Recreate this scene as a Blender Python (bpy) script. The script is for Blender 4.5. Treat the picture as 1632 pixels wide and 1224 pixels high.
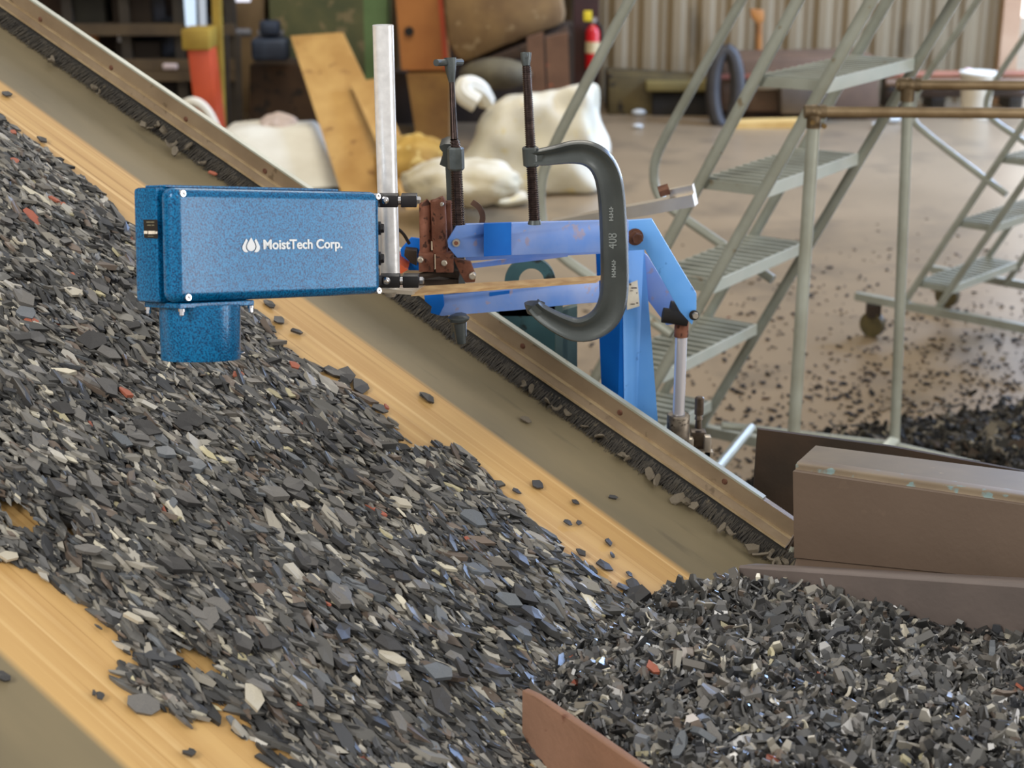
import bpy, bmesh, math, random
import numpy as np
from mathutils import Vector, Matrix
random.seed(7); rng = np.random.default_rng(11)
for o in list(bpy.data.objects): bpy.data.objects.remove(o)
scn = bpy.context.scene; COL = scn.collection
# ------------------------------------------------------------ camera, world, lights, exposure
PITCH = math.radians(17.8); FPX = 2500.0; CAM = np.array([0, 0, 1.7])
cd = bpy.data.cameras.new('camera'); cam = bpy.data.objects.new('camera', cd); COL.objects.link(cam)
cam.location = CAM; cam.rotation_euler = (math.pi/2 - PITCH, 0, 0)
cd.sensor_width = 36; cd.lens = 36*FPX/1632; cd.clip_start = .05; cd.clip_end = 200
cd.dof.use_dof = True; cd.dof.focus_distance = 1.95; cd.dof.aperture_fstop = cd.lens/8.0
scn.camera = cam
w = bpy.data.worlds.new('world'); scn.world = w; w.use_nodes = True
WN = w.node_tree; _b = WN.nodes['Background']; _b.inputs[0].default_value = (1, .975, .94, 1)
_tc = WN.nodes.new('ShaderNodeTexCoord'); _dp = WN.nodes.new('ShaderNodeVectorMath'); _dp.operation = 'DOT_PRODUCT'; _dp.inputs[1].default_value = Vector((.42, .90, .03)).normalized()
_mr = WN.nodes.new('ShaderNodeMapRange'); _mr.inputs[1].default_value = .965; _mr.inputs[2].default_value = .985; _mr.inputs[3].default_value = .62; _mr.inputs[4].default_value = 2.4   # bright yard outside the bay door
WN.links.new(_tc.outputs['Generated'], _dp.inputs[0]); WN.links.new(_dp.outputs['Value'], _mr.inputs[0]); WN.links.new(_mr.outputs[0], _b.inputs[1])
scn.view_settings.view_transform = 'Standard'; scn.view_settings.look = 'None'
scn.view_settings.exposure = 0.22; scn.view_settings.gamma = 1
def area(name, loc, target, size, power, col=(1, 1, 1), sy=None):
    l = bpy.data.lights.new(name, 'AREA'); l.energy = power; l.color = col; l.size = size
    if sy: l.shape = 'RECTANGLE'; l.size_y = sy
    o = bpy.data.objects.new(name, l); COL.objects.link(o); o.location = loc
    o.rotation_euler = (Vector(target)-Vector(loc)).to_track_quat('-Z', 'Y').to_euler(); return o
area('soft_key_left', (-2.3, -.9, 3.6), (-.2, 1.8, 1.2), 1.0, 95, (1, .96, .90), 1.6)  # added soft key lamp from the upper left; no skylight is modelled
area('soft_fill_front', (2.4, -.5, 3.2), (.2, 2.0, 1.1), 1.2, 20, (1, .98, .95), 1.2)  # added weak fill lamp from the front right, source unseen
area('bay_door_daylight', (6.0, 10.5, 1.8), (2.4, 8.6, 0), 2.6, 280, (.58, .74, 1), 2.6)
area('blue_floor_fill', (5.2, 10.0, 3.6), (3.6, 8.9, 0), 1.4, 430, (.34, .54, 1), 1.4)  # added out-of-frame lamp tinting the far floor blue; no roof gap is built
area('roof_light', (0.5, 8.5, 5.5), (0.5, 9.5, 0), 3, 160, (1, .92, .80), 3)

# ------------------------------------------------------------ helpers
def lin(c):
    return tuple(((x/255)/12.92 if x/255 <= .04045 else ((x/255+.055)/1.055)**2.4) for x in c) + (1,)
def ray(px, py):
    u = (px-816)/FPX; v = (612-py)/FPX
    return np.array([u, math.cos(PITCH)+v*math.sin(PITCH), -math.sin(PITCH)+v*math.cos(PITCH)])
def at(px, py, Y): D = ray(px, py); return CAM + D*(Y/D[1])
def on_floor(px, py, z=0): D = ray(px, py); return CAM + D*((z-CAM[2])/D[2])
def on_plane(px, py, O, N): D = ray(px, py); N = np.array(N); return CAM + D*((N@(np.array(O)-CAM))/(N@D))
def mpx(Y, py=600): D = ray(816, py); return (Y/D[1])/FPX     # metres per pixel at this depth
MATS = {}
def pm(name, c1, c2=None, scale=8, rough=.6, metal=0, c3=None, c3amt=.35, bump=0, bscale=60, stretch=(1, 1, 1), spec=.5, coat=0, detail=6, thr=None):
    """procedural paint / metal / cloth: two tones mixed by noise, optional third tone in patches, optional bump"""
    if name in MATS: return MATS[name]
    m = bpy.data.materials.new(name); m.use_nodes = True; N = m.node_tree; n = N.nodes; L = N.links
    b = n['Principled BSDF']; b.inputs['Roughness'].default_value = rough; b.inputs['Metallic'].default_value = metal
    b.inputs['Specular IOR Level'].default_value = spec; b.inputs['Coat Weight'].default_value = coat; b.inputs['Coat Roughness'].default_value = .15
    tc = n.new('ShaderNodeTexCoord'); mp = n.new('ShaderNodeMapping'); mp.inputs['Scale'].default_value = stretch
    L.new(tc.outputs['Object'], mp.inputs['Vector'])
    nz = n.new('ShaderNodeTexNoise'); nz.inputs['Scale'].default_value = scale; nz.inputs['Detail'].default_value = detail
    L.new(mp.outputs[0], nz.inputs['Vector'])
    rp = n.new('ShaderNodeMapRange'); rp.inputs[1].default_value = .35; rp.inputs[2].default_value = .65
    if thr: rp.inputs[1].default_value, rp.inputs[2].default_value = thr
    L.new(nz.outputs['Fac'], rp.inputs[0])
    mx = n.new('ShaderNodeMix'); mx.data_type = 'RGBA'; mx.inputs[6].default_value = lin(c1); mx.inputs[7].default_value = lin(c2 or c1)
    L.new(rp.outputs[0], mx.inputs[0]); out = mx.outputs[2]
    if c3:
        n2 = n.new('ShaderNodeTexNoise'); n2.inputs['Scale'].default_value = scale*2.7; n2.inputs['Detail'].default_value = 8; L.new(mp.outputs[0], n2.inputs['Vector'])
        r2 = n.new('ShaderNodeMapRange'); r2.inputs[1].default_value = .68-c3amt*.3; r2.inputs[2].default_value = .74-c3amt*.3; L.new(n2.outputs['Fac'], r2.inputs[0])
        m2 = n.new('ShaderNodeMix'); m2.data_type = 'RGBA'; m2.inputs[7].default_value = lin(c3)
        L.new(out, m2.inputs[6]); L.new(r2.outputs[0], m2.inputs[0]); out = m2.outputs[2]
    L.new(out, b.inputs['Base Color'])
    if bump:
        n3 = n.new('ShaderNodeTexNoise'); n3.inputs['Scale'].default_value = bscale; n3.inputs['Detail'].default_value = 3; L.new(mp.outputs[0], n3.inputs['Vector'])
        bp = n.new('ShaderNodeBump'); bp.inputs['Strength'].default_value = bump; bp.inputs['Distance'].default_value = .002
        L.new(n3.outputs['Fac'], bp.inputs['Height']); L.new(bp.outputs[0], b.inputs['Normal'])
    MATS[name] = m; return m
class MB:
    def __init__(s): s.b = bmesh.new()
    def _add(s, bm, M=None):
        if M is not None: bmesh.ops.transform(bm, matrix=M, verts=bm.verts)
        me = bpy.data.meshes.new('t'); bm.to_mesh(me); bm.free(); s.b.from_mesh(me); bpy.data.meshes.remove(me); return s
    def box(s, c, size, R=None, bev=0, seg=2):
        bm = bmesh.new(); bmesh.ops.create_cube(bm, size=1); bmesh.ops.scale(bm, vec=size, verts=bm.verts)
        if bev: bmesh.ops.bevel(bm, geom=bm.edges[:], offset=bev, segments=seg, profile=.5, affect='EDGES')
        M = Matrix.Translation(Vector(c)); 
        if R is not None: M = M @ Matrix([list(r) for r in R]).to_4x4()
        return s._add(bm, M)
    def prism(s, pts, off, bev=0):
        bm = bmesh.new(); n = len(pts); off = Vector(off)
        a = [bm.verts.new(Vector(p)) for p in pts]; b = [bm.verts.new(Vector(p)+off) for p in pts]
        bm.faces.new(a); bm.faces.new(b[::-1])
        for i in range(n): bm.faces.new([a[i], b[i], b[(i+1) % n], a[(i+1) % n]])
        bmesh.ops.recalc_face_normals(bm, faces=bm.faces)
        if bev: bmesh.ops.bevel(bm, geom=bm.edges[:], offset=bev, segments=2, profile=.5, affect='EDGES')
        return s._add(bm)
    def tube(s, path, r, seg=14, cap=True, flat=None):
        P = [Vector(p) for p in path]; n = len(P); R = [r]*n if not hasattr(r, '__len__') else list(r)
        bm = bmesh.new(); rings = []; up = None
        for i in range(n):
            t = (P[min(i+1, n-1)]-P[max(i-1, 0)]).normalized()
            if up is None: up = t.orthogonal().normalized()
            up = (up - t*up.dot(t)).normalized(); q = t.cross(up)
            rings.append([bm.verts.new(P[i]+(up*math.cos(2*math.pi*k/seg)+q*math.sin(2*math.pi*k/seg))*R[i]) for k in range(seg)])
        for i in range(n-1):
            for k in range(seg): bm.faces.new([rings[i][k], rings[i][(k+1) % seg], rings[i+1][(k+1) % seg], rings[i+1][k]])
        if cap: bm.faces.new(rings[0][::-1]); bm.faces.new(rings[-1])
        return s._add(bm)
    def rbar(s, path, wd, hd, upv):
        """rectangular bar along a straight path"""
        a, b = Vector(path[0]), Vector(path[1]); t = (b-a).normalized(); u = Vector(upv); u = (u-t*u.dot(t)).normalized(); q = t.cross(u)
        pts = [a+q*wd/2+u*hd/2, a-q*wd/2+u*hd/2, a-q*wd/2-u*hd/2, a+q*wd/2-u*hd/2]
        return s.prism(pts, b-a)
    def sweep(s, path, widths, sec, dvec):
        """planar sweep: path pts, in-plane widths, section (a in-plane -1..1, b depth in m) ; dvec = depth direction"""
        P = [Vector(p) for p in path]; n = len(P); d = Vector(dvec).normalized(); bm = bmesh.new(); rings = []
        for i in range(n):
            t = (P[min(i+1, n-1)]-P[max(i-1, 0)]).normalized(); nr = t.cross(d).normalized()
            rings.append([bm.verts.new(P[i]+nr*(a*widths[i]/2)+d*b) for a, b in sec])
        m = len(sec)
        for i in range(n-1):
            for k in range(m): bm.faces.new([rings[i][k], rings[i][(k+1) % m], rings[i+1][(k+1) % m], rings[i+1][k]])
        bm.faces.new(rings[0][::-1]); bm.faces.new(rings[-1]); bmesh.ops.recalc_face_normals(bm, faces=bm.faces)
        return s._add(bm)
    def ball(s, c, r, sc=(1, 1, 1), u=12, v=8):
        bm = bmesh.new(); bmesh.ops.create_uvsphere(bm, u_segments=u, v_segments=v, radius=r)
        bmesh.ops.scale(bm, vec=sc, verts=bm.verts); return s._add(bm, Matrix.Translation(Vector(c)))
    def build(s, name, mat, parent=None, smooth=True, ang=35, loc=None):
        base = np.array(gloc(parent)) if parent else None
        if base is None:
            co = np.array([v.co[:] for v in s.b.verts]); base = np.array([(co[:, 0].min()+co[:, 0].max())/2, (co[:, 1].min()+co[:, 1].max())/2, co[:, 2].min()])
        bmesh.ops.translate(s.b, vec=Vector(-base), verts=s.b.verts)
        me = bpy.data.meshes.new(name); s.b.to_mesh(me); s.b.free(); me.materials.append(mat)
        if smooth: me.shade_smooth(); me.set_sharp_from_angle(angle=math.radians(ang))
        o = bpy.data.objects.new(name, me); COL.objects.link(o)
        if parent: o.parent = parent; o['_g'] = list(map(float, gloc(parent)))
        else: o.location = base; o['_g'] = list(map(float, base))
        return o
def gloc(o): return o['_g']
def tag(o, label=None, cat=None, group=None, kind=None):
    if label: o['label'] = label
    if cat: o['category'] = cat
    if group: o['group'] = group
    if kind: o['kind'] = kind
    return o
def thing(name, label, cat, loc, group=None):
    o = bpy.data.objects.new(name, None); COL.objects.link(o); o.location = loc; o.empty_display_size = .05
    o['_g'] = [float(x) for x in loc]; return tag(o, label, cat, group)
def pxprism(mb, pts, Y, depth, dirv=(0, 1, 0), bev=0):
    """solid slab standing at distance Y: outline points given on the vertical plane y=Y"""
    P = [at(x, y, Y if not hasattr(Y, '__len__') else Y[i]) for i, (x, y) in enumerate(pts)]
    return mb.prism(P, Vector(dirv)*depth, bev)
def text_mesh(body, size, extrude, bold=0):
    cu = bpy.data.curves.new('t', 'FONT'); cu.body = body; cu.size = size; cu.extrude = extrude; cu.offset = bold
    o = bpy.data.objects.new('t', cu); COL.objects.link(o); bpy.context.view_layer.update()
    me = bpy.data.meshes.new_from_object(o.evaluated_get(bpy.context.evaluated_depsgraph_get()))
    bpy.data.objects.remove(o); return me
def add_text(mb, body, size, M, extrude=.0004, sx=1.0, bold=0):
    me = text_mesh(body, size, extrude, bold)
    co = np.array([v.co[:] for v in me.vertices]); wd = co[:, 0].max()
    bm = bmesh.new(); bm.from_mesh(me); bpy.data.meshes.remove(me)
    bmesh.ops.scale(bm, vec=(sx, 1, 1), verts=bm.verts); mb._add(bm, M); return wd*sx
def smoothpath(pts, it=2):
    P = [np.array(p, float) for p in pts]
    for _ in range(it):
        Q = [P[0]]
        for i in range(len(P)-1): Q += [P[i]*.75+P[i+1]*.25, P[i]*.25+P[i+1]*.75]
        Q.append(P[-1]); P = Q
    return P
# ------------------------------------------------------------ materials
M_galv = pm('galvanised', (222, 222, 222), (238, 238, 238), 90, .3, .35, bump=.08, bscale=200)
M_chrome = pm('chrome', (205, 205, 210), (225, 225, 228), 5, .12, 1)
M_stain = pm('brushed_steel', (180, 170, 155), (205, 196, 180), 12, .38, .75)
M_rust = pm('rusty_steel', (104, 62, 44), (140, 92, 72), 40, .75, .3, c3=(70, 42, 30), bump=.5, bscale=120)
M_rustd = pm('dark_rusty_steel', (48, 38, 28), (66, 50, 36), 9, .8, .2, bump=.3, bscale=80)
M_plate = pm('brown_steel_plate', (98, 82, 69), (108, 91, 77), 5, .62, .2, c3=(118, 100, 84), c3amt=.05, bump=.15, bscale=120)
M_platetop = pm('worn_plate_edge', (88, 74, 50), (112, 96, 68), 7, .55, .3, c3=(170, 148, 112), c3amt=.0)
M_flange = pm('mauve_steel_flange', (102, 92, 87), (114, 102, 96), 14, .6, .2, bump=.15, bscale=150)
M_rail = pm('dusty_steel_rail', (126, 108, 86), (142, 124, 100), 14, .5, .3, c3=(104, 88, 68), c3amt=.1, bump=.2, bscale=90)
M_railedge = pm('lit_rail_edge', (184, 164, 130), (158, 136, 104), 30, .4, .3)  # paler copy of the rail steel; paints the lit ridge and lip
M_teal = pm('teal_painted_steel', (58, 92, 96), (44, 72, 76), 12, .5, .1, c3=(34, 40, 38), c3amt=.3)
M_tealpost = pm('green_painted_post', (80, 100, 96), (60, 80, 78), 20, .5, .1)
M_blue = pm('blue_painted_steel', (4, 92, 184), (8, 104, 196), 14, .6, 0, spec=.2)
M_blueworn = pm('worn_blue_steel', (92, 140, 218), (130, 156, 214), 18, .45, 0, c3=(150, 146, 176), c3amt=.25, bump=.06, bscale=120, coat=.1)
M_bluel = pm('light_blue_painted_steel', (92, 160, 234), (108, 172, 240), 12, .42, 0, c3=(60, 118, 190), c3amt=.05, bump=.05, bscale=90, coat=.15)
M_clamp = pm('dark_grey_enamel', (60, 65, 64), (72, 77, 75), 20, .38, .3, bump=.08, bscale=180, coat=.25)
M_clampl = pm('hub_grey_metal', (92, 98, 98), (72, 78, 78), 50, .38, .5)
M_screw = pm('oiled_black_screw', (56, 46, 44), (84, 70, 66), 150, .22, .8)
M_bolt = pm('rusty_bolt', (92, 60, 46), (120, 84, 66), 80, .6, .5)
M_black = pm('black_plastic', (16, 15, 18), (24, 22, 26), 40, .45)
M_dark = pm('dark_recess', (20, 18, 15), (30, 26, 20), 10, .8)
M_ply = pm('plywood_edge', (196, 164, 116), (168, 132, 88), 60, .7, stretch=(.2, 1, 6))
M_lad = pm('ladder_grey_green_paint', (146, 148, 134), (164, 168, 156), 9, .38, .15, c3=(128, 116, 92), c3amt=.05, coat=.1)
M_ladl = pm('ladder_lit_nosing', (196, 206, 198), (208, 214, 206), 9, .42, .1)  # ladder paint lightened; light on the step nosings is in the colour
M_brass = pm('brass_fitting', (150, 124, 76), (110, 88, 56), 40, .4, .7)
M_bluebox = None

# ------------------------------------------------------------ setting: floor, walls
def floor_mat():
    m = bpy.data.materials.new('dusty_concrete'); m.use_nodes = True; N = m.node_tree; n = N.nodes; L = N.links; b = n['Principled BSDF']
    tc = n.new('ShaderNodeTexCoord')
    def noise(s, d=6, r=.5):
        z = n.new('ShaderNodeTexNoise'); z.inputs['Scale'].default_value = s; z.inputs['Detail'].default_value = d; z.inputs['Roughness'].default_value = r; L.new(tc.outputs['Object'], z.inputs['Vector']); return z
    def mix(a, bb, f, lo, hi):
        r = n.new('ShaderNodeMapRange'); r.inputs[1].default_value = lo; r.inputs[2].default_value = hi; L.new(f, r.inputs[0])
        x = n.new('ShaderNodeMix'); x.data_type = 'RGBA'; L.new(r.outputs[0], x.inputs[0])
        for i, q in ((6, a), (7, bb)):
            if isinstance(q, tuple): x.inputs[i].default_value = q
            else: L.new(q, x.inputs[i])
        return x.outputs[2]
    c = mix(lin((144, 124, 98)), lin((130, 112, 88)), noise(.9).outputs[0], .35, .65)
    c = mix(c, lin((106, 93, 76)), noise(2.6, 8, .6).outputs[0], .5, .75)
    c = mix(c, lin((84, 70, 56)), noise(16, 5, .6).outputs[0], .66, .71)
    L.new(c, b.inputs['Base Color']); b.inputs['Roughness'].default_value = .33; b.inputs['Specular IOR Level'].default_value = .5
    return m
mb = MB(); mb.box((1, 8, -.06), (26, 26, .12)); tag(mb.build('floor', floor_mat(), smooth=False), kind='structure')
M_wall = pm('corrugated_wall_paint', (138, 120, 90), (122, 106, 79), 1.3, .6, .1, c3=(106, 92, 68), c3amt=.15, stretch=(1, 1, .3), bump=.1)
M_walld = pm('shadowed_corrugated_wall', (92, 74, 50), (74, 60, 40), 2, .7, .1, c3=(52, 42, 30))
YW = 12.7
def corrugated(x0, x1, z0, z1, y, name, mat, pitch=.23):
    b = bmesh.new(); xs = []; x = x0
    while x < x1:
        for dx, dy in ((0, 0), (.04, .032), (.10, .032), (.14, 0), (.17, 0), (.18, .01), (.20, .01), (.21, 0)):
            if x+dx < x1: xs.append((x+dx, y-dy))
        x += pitch
    xs.append((x1, y))
    lo = [b.verts.new((a, c, z0)) for a, c in xs]; hi = [b.verts.new((a, c, z1)) for a, c in xs]
    for i in range(len(xs)-1): b.faces.new([lo[i], lo[i+1], hi[i+1], hi[i]])
    m = MB(); m.b.free(); m.b = b; m.box(((x0+x1)/2, y+.06, (z0+z1)/2), (x1-x0, .06, z1-z0))
    return tag(m.build(name, mat, smooth=False), kind='structure')
xdoor = at(1592, 60, YW)[0]; xsplit = at(925, 60, YW)[0]
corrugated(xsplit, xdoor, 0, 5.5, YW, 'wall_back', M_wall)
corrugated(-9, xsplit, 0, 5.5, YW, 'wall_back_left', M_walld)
mb = MB(); mb.box((xdoor+.06, YW-.02, 2.75), (.14, .16, 5.5)); tag(mb.build('trim_1', pm('door_post_tan', (176, 142, 110), (160, 124, 92), 3, .6), smooth=False), kind='structure')
mb = MB(); mb.box((-9.05, 6, 2.75), (.1, 14, 5.5)); tag(mb.build('wall_left', M_walld, smooth=False), kind='structure')

# ------------------------------------------------------------ conveyor frame of reference
D_up = np.array([-0.7679439, 0.49829877, 0.40244318]); Cx = np.array([0.54432411, 0.838875, 0]); Cx /= np.linalg.norm(Cx); Er = -D_up
Nn = np.cross(D_up, Cx); Nn *= np.sign(Nn[2]); Nn /= np.linalg.norm(Nn)
DPL = float(Nn @ ((at(1000, 640, 2.15)-CAM) - Nn*.05))
def BP(s, r, h=0): return CAM + Cx*s + Er*r + Nn*(DPL+h)
def bpx(px, py, h=0):
    D = ray(px, py); P = D*((DPL+h)/(Nn@D)); return float(P@Cx), float(P@Er)
def spx(px, py, s):
    D = ray(px, py); P = D*(s/(Cx@D)); return float(P@Er), float(P@Nn)-DPL
S_Y0 = bpx(100, 1129)[0]; S_Y1 = bpx(650, 595)[0]; S_BR = bpx(829, 622)[0]; S_RAIL = S_BR+.03
HT = spx(830, 533.6, S_RAIL)[1]; HB = spx(830, 578, S_RAIL)[1]; R1 = spx(1271, 840, S_RAIL)[0]; R0 = -3.2
print('belt', S_Y0, S_Y1, S_BR, 'rail h', HB, HT, 'R1', R1)
conv = thing('conveyor', 'inclined belt conveyor with yellow and grey belt, steel side rail and brush seal', 'conveyor', BP(S_RAIL, R1+.1, -.3))
def belt_mat():
    m = bpy.data.materials.new('moving_belt'); m.use_nodes = True; N = m.node_tree; n = N.nodes; L = N.links; b = n['Principled BSDF']
    uv = n.new('ShaderNodeUVMap'); uv.uv_map = 'UVMap'
    sx = n.new('ShaderNodeSeparateXYZ'); L.new(uv.outputs[0], sx.inputs[0])
    def noise(sc, st, d=4):
        mp = n.new('ShaderNodeMapping'); mp.inputs['Scale'].default_value = st; L.new(uv.outputs[0], mp.inputs[0])
        z = n.new('ShaderNodeTexNoise'); z.inputs['Scale'].default_value = sc; z.inputs['Detail'].default_value = d; L.new(mp.outputs[0], z.inputs['Vector']); return z.outputs[0]
    def rng_(f, lo, hi):
        r = n.new('ShaderNodeMapRange'); r.inputs[1].default_value = lo; r.inputs[2].default_value = hi; L.new(f, r.inputs[0]); return r.outputs[0]
    def mix(a, bb, f):
        x = n.new('ShaderNodeMix'); x.data_type = 'RGBA'; L.new(f, x.inputs[0])
        for i, q in ((6, a), (7, bb)):
            if isinstance(q, tuple): x.inputs[i].default_value = q
            else: L.new(q, x.inputs[i])
        return x.outputs[2]
    yel = mix(lin((196, 160, 104)), lin((178, 140, 86)), rng_(noise(1, (38, 1.2, 1)), .35, .65))
    yel = mix(yel, lin((150, 110, 60)), rng_(noise(1, (150, 1.6, 1), 2), .6, .75))
    yel = mix(yel, lin((210, 178, 126)), rng_(noise(1, (95, .9, 1), 2), .58, .74))
    gry = mix(lin((124, 112, 86)), lin((106, 97, 76)), rng_(noise(1, (9, 2.5, 1)), .35, .65))
    gry = mix(gry, lin((92, 84, 66)), rng_(noise(1, (40, 6, 1)), .62, .8))
    e = n.new('ShaderNodeMath'); e.operation = 'SUBTRACT'; L.new(sx.outputs[0], e.inputs[0]); e.inputs[1].default_value = (S_Y0+S_Y1)/2
    a = n.new('ShaderNodeMath'); a.operation = 'ABSOLUTE'; L.new(e.outputs[0], a.inputs[0])
    hw = (S_Y1-S_Y0)/2
    L.new(mix(yel, gry, rng_(a.outputs[0], hw-.004, hw+.006)), b.inputs['Base Color'])
    b.inputs['Roughness'].default_value = .5; b.inputs['Specular IOR Level'].default_value = .35
    return m
bm = bmesh.new(); uvl = bm.loops.layers.uv.new('UVMap')
ss = np.linspace(S_Y0-.35, S_RAIL+.02, 24); rr = np.linspace(R0, R1+.35, 30)
G = [[bm.verts.new(Vector(BP(s, r))) for r in rr] for s in ss]
for i in range(len(ss)-1):
    for j in range(len(rr)-1):
        f = bm.faces.new([G[i][j], G[i+1][j], G[i+1][j+1], G[i][j+1]])
        for lp, (a, b_) in zip(f.loops, ((i, j), (i+1, j), (i+1, j+1), (i, j+1))): lp[uvl].uv = (ss[a], rr[b_])
bmesh.ops.recalc_face_normals(bm, faces=bm.faces)
ext = bmesh.ops.extrude_face_region(bm, geom=bm.faces[:]); bmesh.ops.translate(bm, vec=Vector(-Nn*.012), verts=[v for v in ext['geom'] if isinstance(v, bmesh.types.BMVert)])
m = MB(); m.b.free(); m.b = bm
beltO = m.build('belt', belt_mat(), conv, smooth=False)
# rail profile extruded along the run
H = HT-HB
def rail_piece(prof, r0, r1): 
    mm = MB(); mm.prism([BP(s, r0, h) for s, h in prof], Er*(r1-r0)); return mm
prof = [(S_RAIL, HT), (S_RAIL, HB+.40*H), (S_RAIL-.003, HB+.36*H), (S_RAIL-.006, HB+.04*H), (S_RAIL-.004, HB), (S_RAIL+.006, HB), (S_RAIL+.010, HT)]
rail_piece(prof, R0, R1).build('side_rail', M_rail, conv, smooth=False)
rail_piece([(S_RAIL-.0045, HB+.42*H), (S_RAIL-.0045, HB+.36*H), (S_RAIL, HB+.36*H), (S_RAIL, HB+.42*H)], R0, R1).build('rail_ridge', M_railedge, conv, smooth=False)
rail_piece([(S_RAIL-.008, HB+.07*H), (S_RAIL-.008, HB), (S_RAIL-.004, HB-.001), (S_RAIL-.004, HB+.07*H)], R0, R1).build('rail_lip', M_railedge, conv, smooth=False)
rail_piece([(S_RAIL-.001, HT+.003), (S_RAIL-.001, HT), (S_RAIL+.009, HT), (S_RAIL+.009, HT+.003)], R0, R1-.06).build('rail_cap', M_lad, conv, smooth=False)
rail_piece([(S_RAIL+.012, HT-.012), (S_RAIL+.012, -.2), (S_RAIL+.026, -.2), (S_RAIL+.026, HT-.012)], R0, R1).build('frame_channel', M_rustd, conv, smooth=False)
for px, py in ((63, 31), (176, 108), (295, 190), (421, 273), (832, 552), (987, 658), (1154, 768)):
    r, h = spx(px, py, S_RAIL-.002); P = BP(S_RAIL, r, h); mm = MB()
    mm.tube([P+Cx*.004, P-Cx*.001, P-Cx*.002], [.0042, .0042, .0034], 16); mm.tube([P-Cx*.002, P-Cx*.0028], [.0022, .0020], 6); mm.build('bolt', M_bolt, conv)
# brush seal: backing strip + bristles
mm = MB(); mm.prism([BP(s, R0, h) for s, h in ((S_RAIL-.006, HB+.002), (S_RAIL-.006, HB-.003), (S_RAIL+.006, HB-.003), (S_RAIL+.006, HB+.002))], Er*(R1-R0)); mm.build('brush_holder', M_dark, conv, smooth=False)
bm = bmesh.new()
nb = 3400
for i in range(nb):
    r = -2.25 + (R1+.02+2.25)*(i+random.random())/nb
    top = BP(S_RAIL-.006+random.uniform(0, .008), r, HB-.004); lean = random.gauss(0, .004)
    bot = BP(S_BR+random.gauss(0.002, .003), r+lean, random.uniform(.0, .004)); wv = Er*random.uniform(.0005, .0010); dv = Cx*.0008
    a = [bm.verts.new(Vector(x)) for x in (top-wv, top+wv, top+dv*2, bot-wv*.5, bot+wv*.5, bot+dv)]
    bm.faces.new((a[0], a[1], a[4], a[3])); bm.faces.new((a[1], a[2], a[5], a[4])); bm.faces.new((a[2], a[0], a[3], a[5]))
m = MB(); m.b.free(); m.b = bm
br = m.build('brush_bristles', pm('dusty_black_bristle', (46, 42, 36), (66, 60, 50), 40, .6, c3=(96, 86, 66), c3amt=.15), conv, smooth=False); br['kind'] = 'stuff'
mm = MB(); mm.prism([BP(s, R0, h) for s, h in ((S_RAIL-.002, HB), (S_BR+.008, .001), (S_RAIL+.004, .001), (S_RAIL+.004, HB))], Er*(R1-R0)); mm.build('brush_backing', M_dark, conv, smooth=False)
# teal side frame plate behind the rail with a lifting ring
mm = MB(); pxprism(mm, [(690, 462), (885, 488), (892, 592), (880, 590), (700, 480)], 2.42, .012); 
arc = [at(845+41*math.cos(t), 452-41*math.sin(t), 2.42) for t in np.linspace(-.15, math.pi+.15, 20)]; inn = [at(847+20*math.cos(t), 448-20*math.sin(t), 2.42) for t in np.linspace(math.pi+.1, -.1, 20)]
mm.prism(arc+inn, (0, .014, 0)); mm.box(at(845, 478, 2.427), (.1, .014, .05)); mm.build('side_plate', M_teal, conv, smooth=False)
mm = MB(); pxprism(mm, [(885, 485), (897, 483), (897, 590), (885, 590)], 2.36, .03); pxprism(mm, [(897, 495), (920, 488), (920, 620), (897, 600)], 2.37, .02); mm.build('frame_post', M_tealpost, conv, smooth=False)

# ------------------------------------------------------------ shredded rubber
def shard(n, L, W, T, curl, twist=0, jag=.25):
    """irregular flat shred: outline of n points, thickness, curled along its length"""
    ang = np.sort(np.linspace(0, 2*np.pi, n, endpoint=False)+rng.normal(0, .18, n)); rad = 1+rng.uniform(-jag, jag, n)
    x = np.cos(ang)*rad*L/2; y = np.sin(ang)*rad*W/2
    z = curl*(x/(L/2))**2*L*.5 + twist*x*y/(L*W)*4*W*.3
    V = np.concatenate([np.c_[x, y, z+T/2], np.c_[x*.93, y*.93, z-T/2], [[0, 0, T/2], [0, 0, -T/2]]])
    F = []
    for i in range(n):
        j = (i+1) % n; F += [(2*n, i, j), (2*n+1, n+j, n+i), (i, n+i, n+j), (i, n+j, j)]
    return V, np.array(F)
def bar_shard(L, W, T, curl, seg=5):
    V = []; F = []
    for i in range(seg+1):
        t = i/seg-.5; wd = W*(1-.5*abs(t*2)**2)*rng.uniform(.8, 1.15); a = curl*t; x = math.sin(a)/max(curl, .01)*L if curl > .05 else t*L; z = (1-math.cos(a))/max(curl, .01)*L if curl > .05 else 0
        for sy, sz in ((-1, -1), (1, -1), (1, 1), (-1, 1)): V.append((x-math.sin(a)*sz*T/2, sy*wd/2+rng.normal(0, W*.05), z+math.cos(a)*sz*T/2))
    for i in range(seg):
        for k in range(4):
            a, b, c, d = i*4+k, i*4+(k+1) % 4, i*4+4+(k+1) % 4, i*4+4+k; F += [(a, b, c), (a, c, d)]
    F += [(0, 3, 2), (0, 2, 1)]; e = seg*4; F += [(e, e+1, e+2), (e, e+2, e+3)]
    return np.array(V), np.array(F)
FLAT = [shard(rng.integers(5, 8), 1, rng.uniform(.35, .7), rng.uniform(.12, .22), rng.uniform(-.12, .12), rng.uniform(-.5, .5)) for _ in range(10)]
CURL = [bar_shard(1, rng.uniform(.22, .5), rng.uniform(.05, .11), rng.uniform(.3, 2.4)) for _ in range(10)] + FLAT[:4]
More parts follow.
